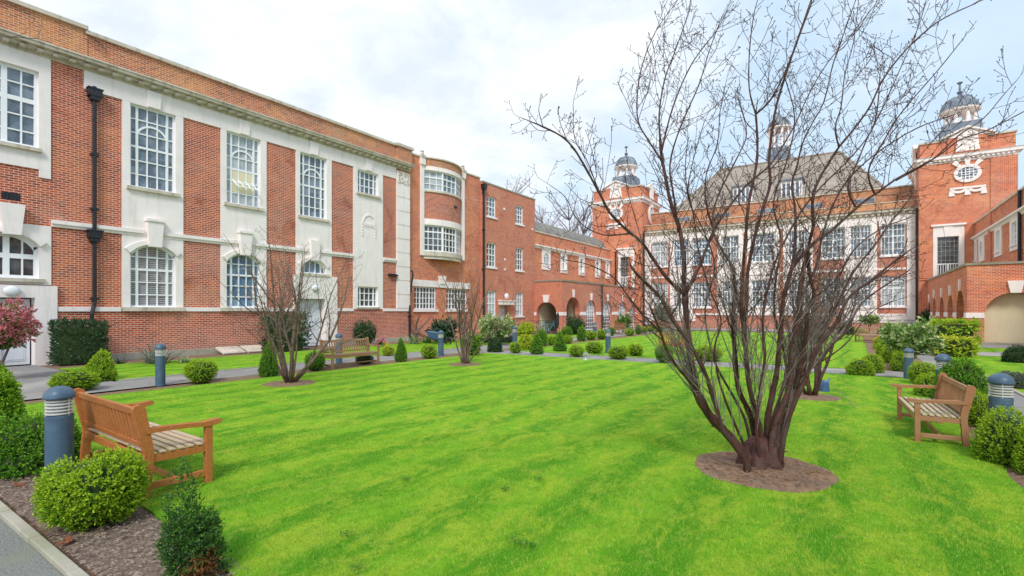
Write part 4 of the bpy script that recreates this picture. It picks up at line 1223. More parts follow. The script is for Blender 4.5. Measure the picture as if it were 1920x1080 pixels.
    allv = np.concatenate([V, np.array(cv)]); me.vertices.add(len(allv)); me.vertices.foreach_set('co', allv.astype(np.float32).ravel())
    nq = nv // 4; li = list(range(nv)); ls = list(range(0, nv, 4)); lt = [4] * nq; mat = mi.tolist()
    for fc in cf: ls.append(len(li)); lt.append(len(fc)); li += [nv + q for q in fc]; mat.append(2)
    me.loops.add(len(li)); me.loops.foreach_set('vertex_index', np.array(li, np.int32))
    me.polygons.add(len(ls)); me.polygons.foreach_set('loop_start', np.array(ls, np.int32)); me.polygons.foreach_set('loop_total', np.array(lt, np.int32))
    me.update(calc_edges=True)
    for q in list(mats) + ['shrub_shade_core'] + (['leaf_brown'] if extra else []): me.materials.append(M[q])
    me.polygons.foreach_set('material_index', np.array(mat, np.int32))
    me.update()
    return me
PROTO = {}
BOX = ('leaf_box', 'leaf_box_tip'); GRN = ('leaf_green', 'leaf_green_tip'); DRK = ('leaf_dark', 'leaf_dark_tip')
def proto(key):
    if key in PROTO: return PROTO[key]
    shape, mats, lod, var = key
    nsp, per, sl, lf = {'near': (1500, 13, .085, .034), 'mid': (900, 9, .10, .048), 'far': (420, 6, .14, .09)}[lod]
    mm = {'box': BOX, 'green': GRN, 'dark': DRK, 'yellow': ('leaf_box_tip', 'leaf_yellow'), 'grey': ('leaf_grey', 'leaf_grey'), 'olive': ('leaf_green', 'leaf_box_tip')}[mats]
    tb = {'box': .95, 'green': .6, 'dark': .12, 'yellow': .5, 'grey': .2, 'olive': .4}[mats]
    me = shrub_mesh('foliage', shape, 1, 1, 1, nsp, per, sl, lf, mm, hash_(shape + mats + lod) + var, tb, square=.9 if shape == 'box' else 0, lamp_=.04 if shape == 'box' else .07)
    PROTO[key] = me; return me
def hash_(s):
    v = 7
    for ch in s: v = (v * 31 + ord(ch)) % 99991
    return v
NAMES = {'ball': 'ball_shrub', 'mound': 'mound_shrub', 'cone': 'cone_shrub', 'column': 'column_shrub', 'box': 'box_hedge'}
cnt = [0]
def shrub(px, by, w, h, shape, mats, label, cat='shrub', group=None, depth=None, dd=None, rz=None, name=None):
    """a clipped shrub standing on the ground: base at picture row by, w x h in picture pixels turned into metres at its distance"""
    d = depth or CAMH * 940 / (by - 583)
    W = w * d / 940; H = h * d / 940
    d2 = d + W * .42
    W = w * d2 / 940; H = H * (1.02)
    lod = 'near' if d < 9 else ('mid' if d < 19 else 'far')
    cnt[0] += 1
    me = proto((shape, mats, lod, cnt[0] % 3))
    o = bpy.data.objects.new(name or NAMES[shape], me); COL.objects.link(o)
    o.location = ray(px, d2, 0.0); o.scale = (W, (dd or W), H)
    rq = random.Random(cnt[0])
    o.rotation_euler = (0, 0, rz) if rz is not None else (rq.uniform(-.07, .07), rq.uniform(-.07, .07), cnt[0] * 1.3)
    if rz is None: o.scale.x *= rq.uniform(.93, 1.08); o.scale.y *= rq.uniform(.9, 1.08)
    return tag(o, label, cat, group)
g1 = 'clipped shrubs along the left path'; g2 = 'clipped shrubs by the cross path'; g3 = 'clipped shrubs in the right bed'; g4 = 'small shrubs in the far planting'
# front left bed, built one by one at full detail
def hero_shrub(name, x, y, label, *a, **kw):
    me = shrub_mesh('foliage', *a, **kw); o = bpy.data.objects.new(name, me); COL.objects.link(o); o.location = (x, y, 0); return tag(o, label, 'shrub')
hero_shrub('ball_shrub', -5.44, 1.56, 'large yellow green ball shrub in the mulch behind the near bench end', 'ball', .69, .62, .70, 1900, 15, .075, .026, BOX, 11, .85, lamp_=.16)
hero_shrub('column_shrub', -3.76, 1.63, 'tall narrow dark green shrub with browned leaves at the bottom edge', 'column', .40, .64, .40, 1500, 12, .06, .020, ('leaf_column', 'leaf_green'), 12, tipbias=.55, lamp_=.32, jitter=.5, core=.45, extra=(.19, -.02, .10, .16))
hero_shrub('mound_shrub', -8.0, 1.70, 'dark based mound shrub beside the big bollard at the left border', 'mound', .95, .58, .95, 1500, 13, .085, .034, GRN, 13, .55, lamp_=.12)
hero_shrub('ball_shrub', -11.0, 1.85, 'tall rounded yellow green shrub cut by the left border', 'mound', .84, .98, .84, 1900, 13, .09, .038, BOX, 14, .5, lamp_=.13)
for args in [
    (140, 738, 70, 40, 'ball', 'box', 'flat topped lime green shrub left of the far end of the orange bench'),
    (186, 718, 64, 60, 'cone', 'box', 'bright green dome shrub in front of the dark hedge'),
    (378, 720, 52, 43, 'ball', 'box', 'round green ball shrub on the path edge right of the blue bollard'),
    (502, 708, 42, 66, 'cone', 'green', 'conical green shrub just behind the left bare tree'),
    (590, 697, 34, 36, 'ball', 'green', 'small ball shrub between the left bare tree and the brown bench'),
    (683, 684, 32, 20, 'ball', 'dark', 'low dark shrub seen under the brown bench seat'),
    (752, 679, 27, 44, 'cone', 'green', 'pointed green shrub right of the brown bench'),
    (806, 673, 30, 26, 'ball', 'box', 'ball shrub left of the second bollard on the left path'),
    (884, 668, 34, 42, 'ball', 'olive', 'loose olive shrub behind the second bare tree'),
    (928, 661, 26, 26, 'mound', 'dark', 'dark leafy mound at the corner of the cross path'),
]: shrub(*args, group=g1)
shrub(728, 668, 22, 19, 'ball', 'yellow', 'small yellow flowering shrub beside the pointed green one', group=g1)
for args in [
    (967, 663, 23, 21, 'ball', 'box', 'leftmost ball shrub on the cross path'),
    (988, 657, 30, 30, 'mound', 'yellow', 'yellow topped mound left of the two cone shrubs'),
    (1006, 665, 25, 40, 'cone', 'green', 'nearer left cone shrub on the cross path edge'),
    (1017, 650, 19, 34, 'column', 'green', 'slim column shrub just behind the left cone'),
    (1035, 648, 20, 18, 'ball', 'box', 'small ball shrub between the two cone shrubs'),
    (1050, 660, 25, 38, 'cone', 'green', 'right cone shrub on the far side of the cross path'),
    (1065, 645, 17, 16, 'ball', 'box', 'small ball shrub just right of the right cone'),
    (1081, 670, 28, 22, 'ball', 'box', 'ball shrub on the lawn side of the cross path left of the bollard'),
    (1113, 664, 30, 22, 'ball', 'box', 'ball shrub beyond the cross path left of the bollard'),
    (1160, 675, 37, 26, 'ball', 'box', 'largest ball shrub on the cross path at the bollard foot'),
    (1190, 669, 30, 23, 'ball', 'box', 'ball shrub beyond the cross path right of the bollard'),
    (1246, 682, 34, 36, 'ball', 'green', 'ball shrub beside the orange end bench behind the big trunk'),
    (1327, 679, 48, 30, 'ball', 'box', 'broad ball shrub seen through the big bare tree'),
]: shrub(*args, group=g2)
for i, (px, by, w, h, sh, c) in enumerate([(1062, 640, 20, 26, 'ball', 'green'), (1090, 640, 16, 28, 'column', 'green'), (1108, 638, 20, 17, 'ball', 'box'), (1128, 637, 19, 19, 'ball', 'box'), (1145, 630, 14, 16, 'ball', 'green'),
        (1181, 630, 17, 14, 'ball', 'box'), (1197, 627, 11, 19, 'column', 'green'), (1207, 625, 14, 12, 'ball', 'box'), (1221, 623, 14, 12, 'ball', 'box'), (1236, 623, 13, 12, 'mound', 'green'),
        (1100, 630, 14, 10, 'mound', 'green'), (1048, 636, 15, 10, 'mound', 'grey'), (1000, 640, 18, 10, 'mound', 'grey')]):
    lb = ['round green shrub left of the dark arcade bush', 'narrow upright shrub near the arcade', 'ball shrub left of the pale thin tree', 'ball shrub right of the far blue bollard', 'little shrub left of the far bench',
          'ball shrub right of the far bench', 'thin upright shrub near the tower foot', 'small ball shrub right of the thin upright one', 'small ball shrub at the far lawn corner', 'rightmost tiny mound by the big trunk',
          'low green mound behind the arcade ball shrubs', 'low grey mound below the dark arcade bush', 'low grey mound before the bicycles'][i]
    shrub(px, by, w, h, sh, c, lb, group=g4)
shrub(1079, 628, 36, 33, 'ball', 'dark', 'dark round bush against the second arch of the left arcade')
for args in [
    (1612, 706, 46, 32, 'mound', 'box', 'left lobe of the twin clipped shrub on the right of the cross path'),
    (1634, 700, 40, 36, 'mound', 'box', 'taller right lobe of the twin clipped shrub by the cross path'),
    (1729, 724, 48, 44, 'ball', 'box', 'ball shrub left of the tall green shrub behind the right bench'),
    (1746, 748, 52, 46, 'mound', 'box', 'bright mound directly behind the right bench arm'),
    (1800, 778, 82, 104, 'mound', 'green', 'tall full green shrub rising behind the right bench back'),
    (1838, 806, 56, 66, 'ball', 'box', 'yellow green shrub between the right bench and its bollard'),
    (1890, 880, 96, 100, 'mound', 'box', 'low wide shrub at the right border in front of the bollard'),
    (1960, 905, 80, 110, 'mound', 'box', 'shrub cut by the right border nearest the camera'),
]: shrub(*args, group=g3)
for i, (px, by, w, h, c) in enumerate([(1688, 697, 34, 40, 'box'), (1672, 682, 34, 34, 'box'), (1660, 668, 28, 28, 'box'), (1652, 655, 24, 26, 'yellow'), (1666, 645, 24, 34, 'green'), (1682, 640, 22, 24, 'box'), (1698, 672, 30, 30, 'green')]):
    shrub(px, by, w, h, 'mound', c, ['bright shrub at the foot of the cream flowered bush', 'second shrub up the right bed from the cross path', 'third shrub up the right bed from the cross path', 'yellow shrub by the far right bench', 'dark upright shrub behind the yellow one near the far right bench', 'small shrub left behind the cream flowered bush', 'green shrub hidden under the cream flowered bush'][i], group=g3)
HG = 'clipped hedges'
shrub(150, 697, 82, 80, 'box', 'dark', 'dark green clipped hedge block against the hall wall by the drainpipe', 'hedge', HG, dd=.8, rz=0, depth=17.0, name='box_hedge').rotation_euler.z = R(90)
shrub(537, 668, 74, 66, 'box', 'dark', 'dark clipped hedge block beside the second doorway', 'hedge', HG, depth=22.6, dd=.9, rz=R(90))
shrub(683, 655, 38, 43, 'ball', 'dark', 'dark rounded shrub on the wall behind the brown bench', depth=27)
shrub(1787, 671, 62, 36, 'box', 'yellow', 'low yellow green clipped hedge in front of the right arcade', 'hedge', HG, dd=1.0, rz=0)
shrub(1789, 655, 66, 51, 'box', 'box', 'taller green clipped hedge behind the low yellow one', 'hedge', HG, dd=1.0, rz=0)
shrub(1746, 625, 42, 42, 'ball', 'dark', 'dark round bush in front of the right arcade arches')
shrub(1903, 731, 50, 34, 'mound', 'grey', 'grey leaved shrub on the lawn at the right border')
shrub(1908, 682, 44, 34, 'mound', 'dark', 'dark leafy plant by the paving near the cream arch')
shrub(1825, 700, 26, 10, 'mound', 'yellow', 'low yellow flowers on the right lawn')
shrub(1335, 610, 36, 14, 'mound', 'dark', 'dark shrub against the middle of the back range')
shrub(1210, 612, 10, 10, 'mound', 'green', 'small planting at the foot of the left tower')
shrub(1585, 628, 22, 24, 'mound', 'dark', 'dark shrub at the end of the far lawn')
shrub(1605, 628, 40, 14, 'mound', 'yellow', 'pale flowering border at the end of the far lawn')
for i, px in enumerate((900, 925, 950, 1010)):
    shrub(px, 640 + (i % 2) * 3, 26, 16, 'mound', 'green' if i % 2 else 'grey', ['low plants left of the brick block drainpipe', 'low green plants below the rhododendron', 'grey low plants at the brick block wall', 'plants near the bicycles'][i], depth=29)

def loose_bush(name, px, by, w, h, label, cat, mats, depth=None, stem=.35, nsp=260, per=11, leaf=.13, seed=3, tb=.35, shape='ball'):
    d = depth or CAMH * 940 / (by - 583); W = w * d / 940; H = h * d / 940
    rt = empty(name, ray(px, d + W * .2, 0), 0, label, cat)
    me = shrub_mesh('crown', shape, W, H * (1 - stem), W, nsp, per, leaf * 1.6, leaf, mats, seed, tb, lamp_=.22, jitter=.5, core=.5, wid=.42)
    c = bpy.data.objects.new('crown', me); COL.objects.link(c); c.parent = rt; c.location = (0, 0, H * stem)
    tk = MB(); rr = random.Random(seed)
    for i in range(3):
        a = rr.uniform(0, 6.28); tk.tube([(0, 0, -.02), (.03 * math.cos(a), .03 * math.sin(a), H * stem * .6), (W * .22 * math.cos(a), W * .22 * math.sin(a), H * (stem + .3))], [.04, .035, .015], 6)
    tk.build('trunk', 'bark_grey', rt, local=True)
    return rt
RH = ('leaf_rhodo', 'leaf_rhodo_tip')
loose_bush('flowering_bush', 1707, 695, 78, 92, 'large rhododendron like bush with cream flower heads in the right bed', 'bush', RH, leaf=.14, stem=.3, nsp=420, seed=21)
loose_bush('flowering_bush', 931, 652, 58, 52, 'pale flowered bush below the brick block windows', 'bush', RH, depth=27, leaf=.2, stem=.25, nsp=300, seed=22, tb=.5)
loose_bush('flowering_bush', 985, 650, 30, 38, 'yellow green bush beside the pale flowered one', 'bush', ('leaf_box_tip', 'leaf_yellow'), depth=29, leaf=.16, stem=.1, nsp=160, seed=23, tb=.3)
loose_bush('lollipop_tree', 1247, 625, 36, 50, 'round topped standard tree at the far left of the back range', 'tree', ('leaf_grey', 'leaf_dark_tip'), depth=44, leaf=.2, stem=.42, nsp=220, seed=24)
loose_bush('lollipop_tree', 1630, 628, 28, 36, 'small cream topped standard tree near the far right bench', 'tree', RH, depth=40, leaf=.2, stem=.5, nsp=160, seed=25)
loose_bush('red_leaf_tree', 2, 706, 104, 148, 'small tree with pink red young leaves by the left doorway', 'tree', ('leaf_green', 'leaf_red'), depth=13.0, leaf=.10, stem=.40, nsp=560, per=12, seed=26, tb=1.25)
loose_bush('leafy_bush', 832, 640, 44, 42, 'dark spiky leaved bush behind the second bare tree', 'bush', ('leaf_dark', 'leaf_grey'), depth=29, leaf=.3, stem=.05, nsp=120, seed=27, tb=.3)
loose_bush('leafy_bush', 1168, 625, 26, 34, 'light green sapling in front of the left arcade', 'bush', GRN, depth=41, leaf=.2, stem=.2, nsp=120, seed=28)
loose_bush('pink_flower_bush', 715, 650, 18, 16, 'pink flowering plant right of the brown bench', 'bush', ('leaf_green', 'leaf_pink'), depth=26, leaf=.09, stem=.05, nsp=90, seed=29, tb=1)

def spiky(name, px, by, w, h, label, n, seed, mat='leaf_strap', depth=None):
    d = depth or CAMH * 940 / (by - 583); W = w * d / 940; H = h * d / 940
    mb = MB(); rr = random.Random(seed); base = ray(px, d, 0)
    for i in range(n):
        a = rr.uniform(0, 6.28); el = rr.uniform(.25, 1.35); L = H * rr.uniform(.6, 1.15); ww = rr.uniform(.02, .045)
        ox, oy = rr.uniform(-.2, .2) * W, rr.uniform(-.1, .1) * W
        pts = []
        for k in range(5):
            t = k / 4; r_ = L * t * math.cos(el) * W / H * .8; z = L * t * math.sin(el) * (1 - .3 * t * t)
            pts.append(Vector((base.x + ox + r_ * math.cos(a), base.y + oy + r_ * math.sin(a), max(z, .01))))
        sd_ = Vector((-math.sin(a), math.cos(a), 0))
        V_ = []
        for k, p in enumerate(pts): V_ += [p - sd_ * ww * (1 - k / 4.2), p + sd_ * ww * (1 - k / 4.2)]
        mb.add(V_, [(2 * k, 2 * k + 1, 2 * k + 3, 2 * k + 2) for k in range(4)])
    o = mb.build(name, mat); return tag(o, label, 'plant')
spiky('strap_leaf_plant', 293, 686, 110, 62, 'dark spiky strap leaved plant at the foot of the hall wall', 70, 1, 'leaf_grey', depth=17.6)
spiky('strap_leaf_plant', 345, 686, 44, 20, 'low pale green plant right of the spiky one', 40, 2, 'leaf_strap', depth=17.8)
spiky('strap_leaf_plant', 775, 652, 46, 34, 'variegated strap leaved plant at the hall corner', 70, 3, 'leaf_strap', depth=28)
spiky('strap_leaf_plant', 800, 650, 34, 24, 'greener grassy plant right of the variegated one', 50, 4, 'leaf_green', depth=29)
spiky('strap_leaf_plant', 720, 655, 30, 16, 'low flowers right behind the brown bench', 30, 5, 'leaf_yellow', depth=26)
spiky('strap_leaf_plant', 1600, 622, 40, 14, 'pale grassy border plant at the back range', 50, 6, 'leaf_strap', depth=44)
spiky('strap_leaf_plant', 225, 692, 26, 18, 'small dark ferny plant right of the hedge block', 30, 7, 'leaf_dark', depth=17.4)

# ---------------------------------------------------------------- bare trees
def curve_pts(p, d, L, n, rr, up=.25, wob_=.12):
    pts = [Vector(p)]; d = Vector(d).normalized(); s = L / n
    for i in range(n):
        d = (d + Vector((rr.gauss(0, wob_), rr.gauss(0, wob_), rr.gauss(0, wob_) * .6 + up / n))).normalized()
        pts.append(pts[-1] + d * s)
    return pts
def side_dir(t, rr, out=.9, pref=None):
    a = t.orthogonal().normalized(); b = t.cross(a); q = rr.uniform(0, 2 * math.pi)
    v = a * math.cos(q) + b * math.sin(q)
    if pref is not None and v.dot(pref) < -.2 and rr.random() < .6: v = -v
    return (t * rr.uniform(.35, .9) + v * out).normalized()
def twigs(mb, pts, r0, r1, rr, lev, spacing, lmin, lmax, start=.0, minr=.0018, sides=4, buds=True, pref=None):
    """side shoots along a limb, each with its own shoots"""
    L = sum((b - a).length for a, b in zip(pts, pts[1:])); acc = 0; nxt = L * start + rr.uniform(0, spacing)
    for a, b in zip(pts, pts[1:]):
        s = (b - a).length
        while nxt < acc + s:
            f = (nxt - acc) / max(s, 1e-6); q = a.lerp(b, f); w = nxt / L; rad = r0 + (r1 - r0) * w
            l = rr.uniform(lmin, lmax) * (1.15 - .6 * w) if lev > 0 else rr.uniform(.02, .09)
            d = side_dir((b - a).normalized(), rr, 1.0 if lev else 1.2, pref)
            n = 5 if lev else 2
            tp = curve_pts(q, d, l, n, rr, up=.75 if lev else .3, wob_=.13)
            tr = max(min(rad * .6, .0036 + l * .0055), minr)
            mb.tube(tp, [tr + (minr - tr) * (k / n) for k in range(n + 1)], sides if lev else 3, cap=False)
            if buds:
                e = tp[-1]; dd_ = (tp[-1] - tp[-2]).normalized(); mb.tube([e - dd_ * .004, e + dd_ * .006, e + dd_ * .016], [minr * 1.1, minr * 2.1, .0005], 4, cap=False)
            if lev > 0: twigs(mb, tp, tr, minr, rr, lev - 1, spacing * (1.0 if lev > 1 else .6), l * .25, l * .55, .15, minr, 3, buds)
            nxt += spacing * rr.uniform(.5, 1.5)
        acc += s
def smooth_poly(P, k=3):
    out = []
    for i in range(len(P) - 1):
        p0, p1, p2, p3 = P[max(i - 1, 0)], P[i], P[i + 1], P[min(i + 2, len(P) - 1)]
        for j in range(k):
            t = j / k
            out.append(.5 * ((2 * p1) + (p2 - p0) * t + (2 * p0 - 5 * p1 + 4 * p2 - p3) * t * t + (3 * p1 - p0 - 3 * p2 + p3) * t ** 3))
    out.append(P[-1].copy()); return out
# the big cherry: the photograph's main stems, each leaning nearer or farther as it rises
HB = ray(1430, 5.98, 0)
hero = empty('bare_tree', HB, 0, 'large bare multi stemmed cherry tree in a round soil bed on the near lawn', 'tree')
D0 = 5.95
STEMS = [  # depth offset at foot, at tip, radius foot, tip, picture points
    (-.10, -.15, .062, .050, [(1418, 874), (1392, 846), (1365, 815), (1330, 778), (1306, 735)]),
    (-.15, -.10, .050, .042, [(1306, 735), (1299, 700), (1291, 634), (1286, 580), (1283, 548)]),
    (-.16, -.65, .036, .010, [(1306, 738), (1292, 712), (1268, 685), (1250, 655), (1238, 622), (1226, 592), (1218, 572)]),
    (-.25, -.9, .016, .005, [(1238, 622), (1205, 590), (1178, 556), (1150, 520), (1100, 495), (1060, 488)]),
    (-.12, -.75, .030, .011, [(1283, 552), (1253, 524), (1227, 489), (1204, 455), (1174, 430), (1143, 398), (1126, 366), (1102, 322), (1077, 280), (1052, 255), (1012, 235)]),
    (-.40, -.8, .012, .004, [(1143, 398), (1120, 350), (1100, 300), (1078, 262), (1075, 205)]),
    (-.30, -.7, .012, .004, [(1180, 438), (1130, 440), (1085, 415), (1060, 370), (1035, 350)]),
    (-.10, .35, .036, .022, [(1283, 552), (1282, 489), (1275, 433), (1262, 395), (1255, 370), (1248, 333), (1240, 289), (1238, 262)]),
    (.10, .30, .018, .005, [(1240, 300), (1215, 262), (1196, 225), (1196, 165), (1208, 110), (1230, 58), (1262, 12)]),
    (.20, .45, .017, .005, [(1238, 262), (1236, 215), (1246, 150), (1268, 90), (1290, 25), (1298, -20)]),
    (.25, .8, .017, .005, [(1240, 285), (1262, 200), (1298, 118), (1347, 52), (1368, 5)]),
    (.0, -.3, .020, .006, [(1272, 436), (1264, 371), (1256, 310), (1275, 240), (1310, 160), (1330, 95), (1352, 35)]),
    (-.08, .45, .030, .018, [(1287, 548), (1311, 500), (1324, 467), (1338, 431)]),
    (.40, .2, .020, .005, [(1338, 431), (1327, 395), (1322, 360), (1326, 320), (1345, 270), (1350, 210), (1360, 160)]),
    (.45, 1.1, .022, .006, [(1338, 431), (1362, 395), (1398, 349), (1442, 311), (1469, 271), (1491, 233), (1515, 180), (1550, 120), (1600, 60), (1640, 10)]),
    (.15, .1, .046, .030, [(1420, 862), (1412, 800), (1402, 767), (1384, 727), (1377, 652), (1375, 597), (1378, 545)]),
    (.1, .5, .026, .006, [(1378, 545), (1373, 500), (1352, 467), (1336, 425), (1345, 370), (1380, 300), (1400, 250), (1385, 190)]),
    (.05, -.3, .036, .012, [(1428, 850), (1420, 790), (1404, 720), (1396, 622), (1400, 555), (1402, 511), (1415, 444), (1431, 389), (1444, 344), (1442, 295), (1453, 211), (1470, 150), (1490, 90), (1520, 10)]),
    (-.05, -.45, .034, .014, [(1430, 850), (1425, 800), (1408, 735), (1398, 660), (1390, 570), (1393, 511), (1398, 444), (1404, 380), (1418, 310), (1420, 260), (1417, 214)]),
    (-.45, -.6, .013, .005, [(1417, 214), (1405, 167), (1405, 101), (1413, 30), (1425, -15)]),
    (-.45, -.9, .015, .005, [(1417, 214), (1445, 187), (1475, 128), (1499, 62), (1522, -5)]),
    (.1, .55, .058, .038, [(1450, 874), (1456, 827), (1473, 782), (1487, 738), (1500, 700)]),
    (.3, .75, .034, .010, [(1500, 705), (1535, 678), (1560, 646), (1586, 622), (1604, 586), (1625, 560), (1660, 535), (1700, 510)]),
    (.3, .5, .028, .012, [(1496, 712), (1520, 660), (1548, 610), (1575, 560), (1600, 510), (1640, 460), (1668, 420), (1700, 380)]),
    (.25, -.2, .036, .020, [(1490, 728), (1506, 660), (1512, 617), (1514, 583), (1526, 554), (1519, 520), (1515, 472), (1525, 424)]),
    (-.2, -.6, .024, .007, [(1525, 424), (1524, 370), (1538, 332), (1553, 307), (1573, 276), (1600, 243), (1631, 200), (1655, 150), (1700, 92), (1760, 40), (1830, 6)]),
    (-.35, -.5, .013, .004, [(1573, 276), (1566, 239), (1577, 200), (1584, 140), (1600, 80), (1610, 0)]),
    (.0, -.35, .046, .026, [(1438, 868), (1439, 790), (1448, 740), (1456, 700), (1461, 653), (1465, 604), (1470, 555), (1488, 492)]),
    (-.35, .3, .022, .006, [(1488, 492), (1491, 440), (1491, 394), (1485, 346), (1495, 309), (1505, 268), (1524, 229), (1545, 190), (1562, 120), (1585, 55), (1608, -10)]),
    (-.30, -.9, .026, .006, [(1486, 500), (1523, 458), (1554, 436), (1586, 408), (1620, 378), (1647, 360), (1680, 336), (1715, 317), (1760, 292), (1800, 262), (1850, 245), (1920, 209)]),
    (-.6, -.8, .013, .004, [(1680, 338), (1747, 300), (1796, 255), (1844, 222), (1880, 180), (1907, 150)]),
    (-.5, -.2, .015, .005, [(1604, 388), (1590, 355), (1600, 322), (1612, 293), (1625, 262), (1647, 219), (1665, 180), (1692, 120), (1722, 50), (1738, -5)]),
    (-.5, -1.0, .014, .005, [(1640, 364), (1629, 335), (1632, 308), (1655, 268), (1680, 225), (1712, 185), (1760, 130), (1800, 80)]),
    (.2, .7, .032, .008, [(1436, 860), (1446, 800), (1462, 745), (1478, 690), (1488, 620), (1502, 560), (1530, 500), (1545, 430), (1580, 350), (1640, 290), (1720, 240), (1790, 215)]),
    (.3, .9, .028, .008, [(1446, 845), (1464, 790), (1476, 730), (1470, 660), (1452, 590), (1455, 520), (1465, 450), (1450, 380), (1476, 300), (1490, 220), (1470, 140)]),
    (-.2, -.7, .026, .006, [(1424, 858), (1418, 800), (1424, 740), (1434, 670), (1430, 600), (1440, 540), (1458, 480), (1500, 400), (1540, 350), (1600, 290), (1640, 230), (1650, 140)]),
    (.35, .8, .024, .006, [(1410, 850), (1398, 790), (1376, 745), (1345, 690), (1330, 640), (1322, 580), (1340, 500), (1318, 430), (1290, 370), (1300, 300), (1320, 230)]),
    (.0, -.5, .022, .006, [(1400, 845), (1380, 800), (1360, 750), (1345, 700), (1340, 650), (1352, 600), (1330, 540), (1310, 470), (1300, 400), (1285, 330), (1290, 260)]),
    (.2, .5, .026, .008, [(1460, 835), (1478, 770), (1500, 725), (1520, 690), (1540, 640), (1556, 590), (1570, 530), (1600, 470), (1650, 430), (1700, 410)]),
    (-.30, -.5, .040, .022, [(1404, 872), (1380, 838), (1352, 800), (1342, 760), (1322, 700), (1296, 650), (1262, 600), (1240, 560), (1200, 520)]),
    (-.2, -.6, .036, .014, [(1462, 868), (1470, 820), (1484, 770), (1502, 730), (1515, 700), (1530, 655), (1566, 610), (1590, 560), (1640, 520), (1690, 480)]),
    (-.15, -.1, .05, .030, [(1440, 876), (1446, 835), (1452, 800), (1468, 760), (1482, 715), (1486, 660), (1497, 600), (1500, 540), (1512, 480)]),
    (.4, .9, .018, .005, [(1520, 690), (1560, 665), (1590, 640), (1620, 600), (1650, 575), (1690, 560)]),
]
tk = MB(); tw = MB(); rr = random.Random(17); POLY = []
for d0, d1, r0, r1, P in STEMS:
    pts = []
    Ls = [0]
    for a, b in zip(P, P[1:]): Ls.append(Ls[-1] + math.hypot(b[0] - a[0], b[1] - a[1]))
    for (px, py), l in zip(P, Ls):
        pts.append(ray(px, D0 + d0 + (d1 - d0) * l / Ls[-1], py=py))
    pts = smooth_poly(pts, 4)
    n = len(pts); r0 *= .90 if P[0][1] > 840 else .84; r1 = r1 * .8 if P[-1][1] < 700 else r1
    rad = [(r0 + (r1 - r0) * (i / (n - 1)) ** .62) * (1 + .10 * math.sin(i * 1.9 + r0 * 900) + .05 * rr.uniform(-1, 1)) for i in range(n)]
    if P[0][1] > 840: pts[0].z = -.03; rad[0] *= 1.35; rad[1] *= 1.15
    tk.tube(pts, rad, 9 if r0 > .02 else 6)
    POLY.append((pts, r0, r1))
    for k in range(1, n - 1):                      # knots and spur stubs
        if rr.random() < .35 and rad[k] > .012:
            d = side_dir((pts[k + 1] - pts[k]).normalized(), rr, 1.1); tk.tube([pts[k], pts[k] + d * (rad[k] + .012), pts[k] + d * (rad[k] + rr.uniform(.02, .05))], [rad[k] * .45, rad[k] * .25, .002], 5, cap=False)
q = [HB + Vector(v) for v in ((-.01, -.085, -.04), (-.01, -.085, .03), (-.01, -.075, .10), (-.01, -.06, .18), (-.005, -.05, .27), (0, -.04, .34), (0, -.03, .38))]
base = MB(); base.tube(q, [.30, .245, .222, .200, .165, .11, .03], 40)
base.v = [((x - HB.x) * (1 + .15 * math.sin(7 * math.atan2(y - HB.y, x - HB.x) + z * 2) + .07 * math.sin(13 * math.atan2(y - HB.y, x - HB.x) + z * 9)) + HB.x, (y - HB.y) * (1 + .15 * math.sin(7 * math.atan2(y - HB.y, x - HB.x) + z * 2)) + HB.y, z) for x, y, z in base.v]
tk.add(base.v, base.f)
tk.build('trunk', 'bark_cherry', hero, smooth=True)
for pts, r0, r1 in POLY:
    up = [p for p in pts if p.z > 1.5]
    if len(up) > 2:
        twigs(tw, up, r0 * .5, r1, rr, 2, .135, .22, .85, .0, .0026, 4)
        # leader: the stem tip carries on as a thin shoot
        e = up[-1]; d = (up[-1] - up[-2]).normalized(); q = curve_pts(e, d, rr.uniform(.1, .3), 6, rr, .3, .1)
        tw.tube(q, [max(r1 * (1 - k / 6.5), .002) for k in range(7)], 4, cap=False); twigs(tw, q, r1 * .7, .002, rr, 1, .09, .1, .3, 0, .002, 3)
tw.build('twigs', 'bark_cherry', hero)
sk = MB(); rr = random.Random(31)
for i in range(250):
    pts, r0, r1 = POLY[rr.choice([0, 0, 1, 15, 17, 18, 21, 21, 22, 23, 24, 27, 33, 34, 35, 38, 38, 39])]
    low = [p for p in pts if (.25 if rr.random() < .35 else .7) < p.z < 1.6] or pts[1:4]
    p = rr.choice(low); out_ = Vector((p.x - HB.x, p.y - HB.y, 0)) * .55
    d = (Vector((rr.gauss(0, .22), rr.gauss(0, .22), 1.1)) + out_).normalized()
    L = rr.uniform(.6, 2.3); q = curve_pts(p, d, L, 8, rr, .15, .10); r_ = rr.uniform(.0035, .009)
    sk.tube(q, [max(r_ * (1 - .8 * k / 8), .0018) for k in range(9)], 5, cap=False)
    twigs(sk, q, r_ * .6, .002, rr, 1 if rr.random() < .6 else 0, .13, .08, .30, .15, .0017, 3, False)
sk.build('suckers', 'bark_sucker', hero)

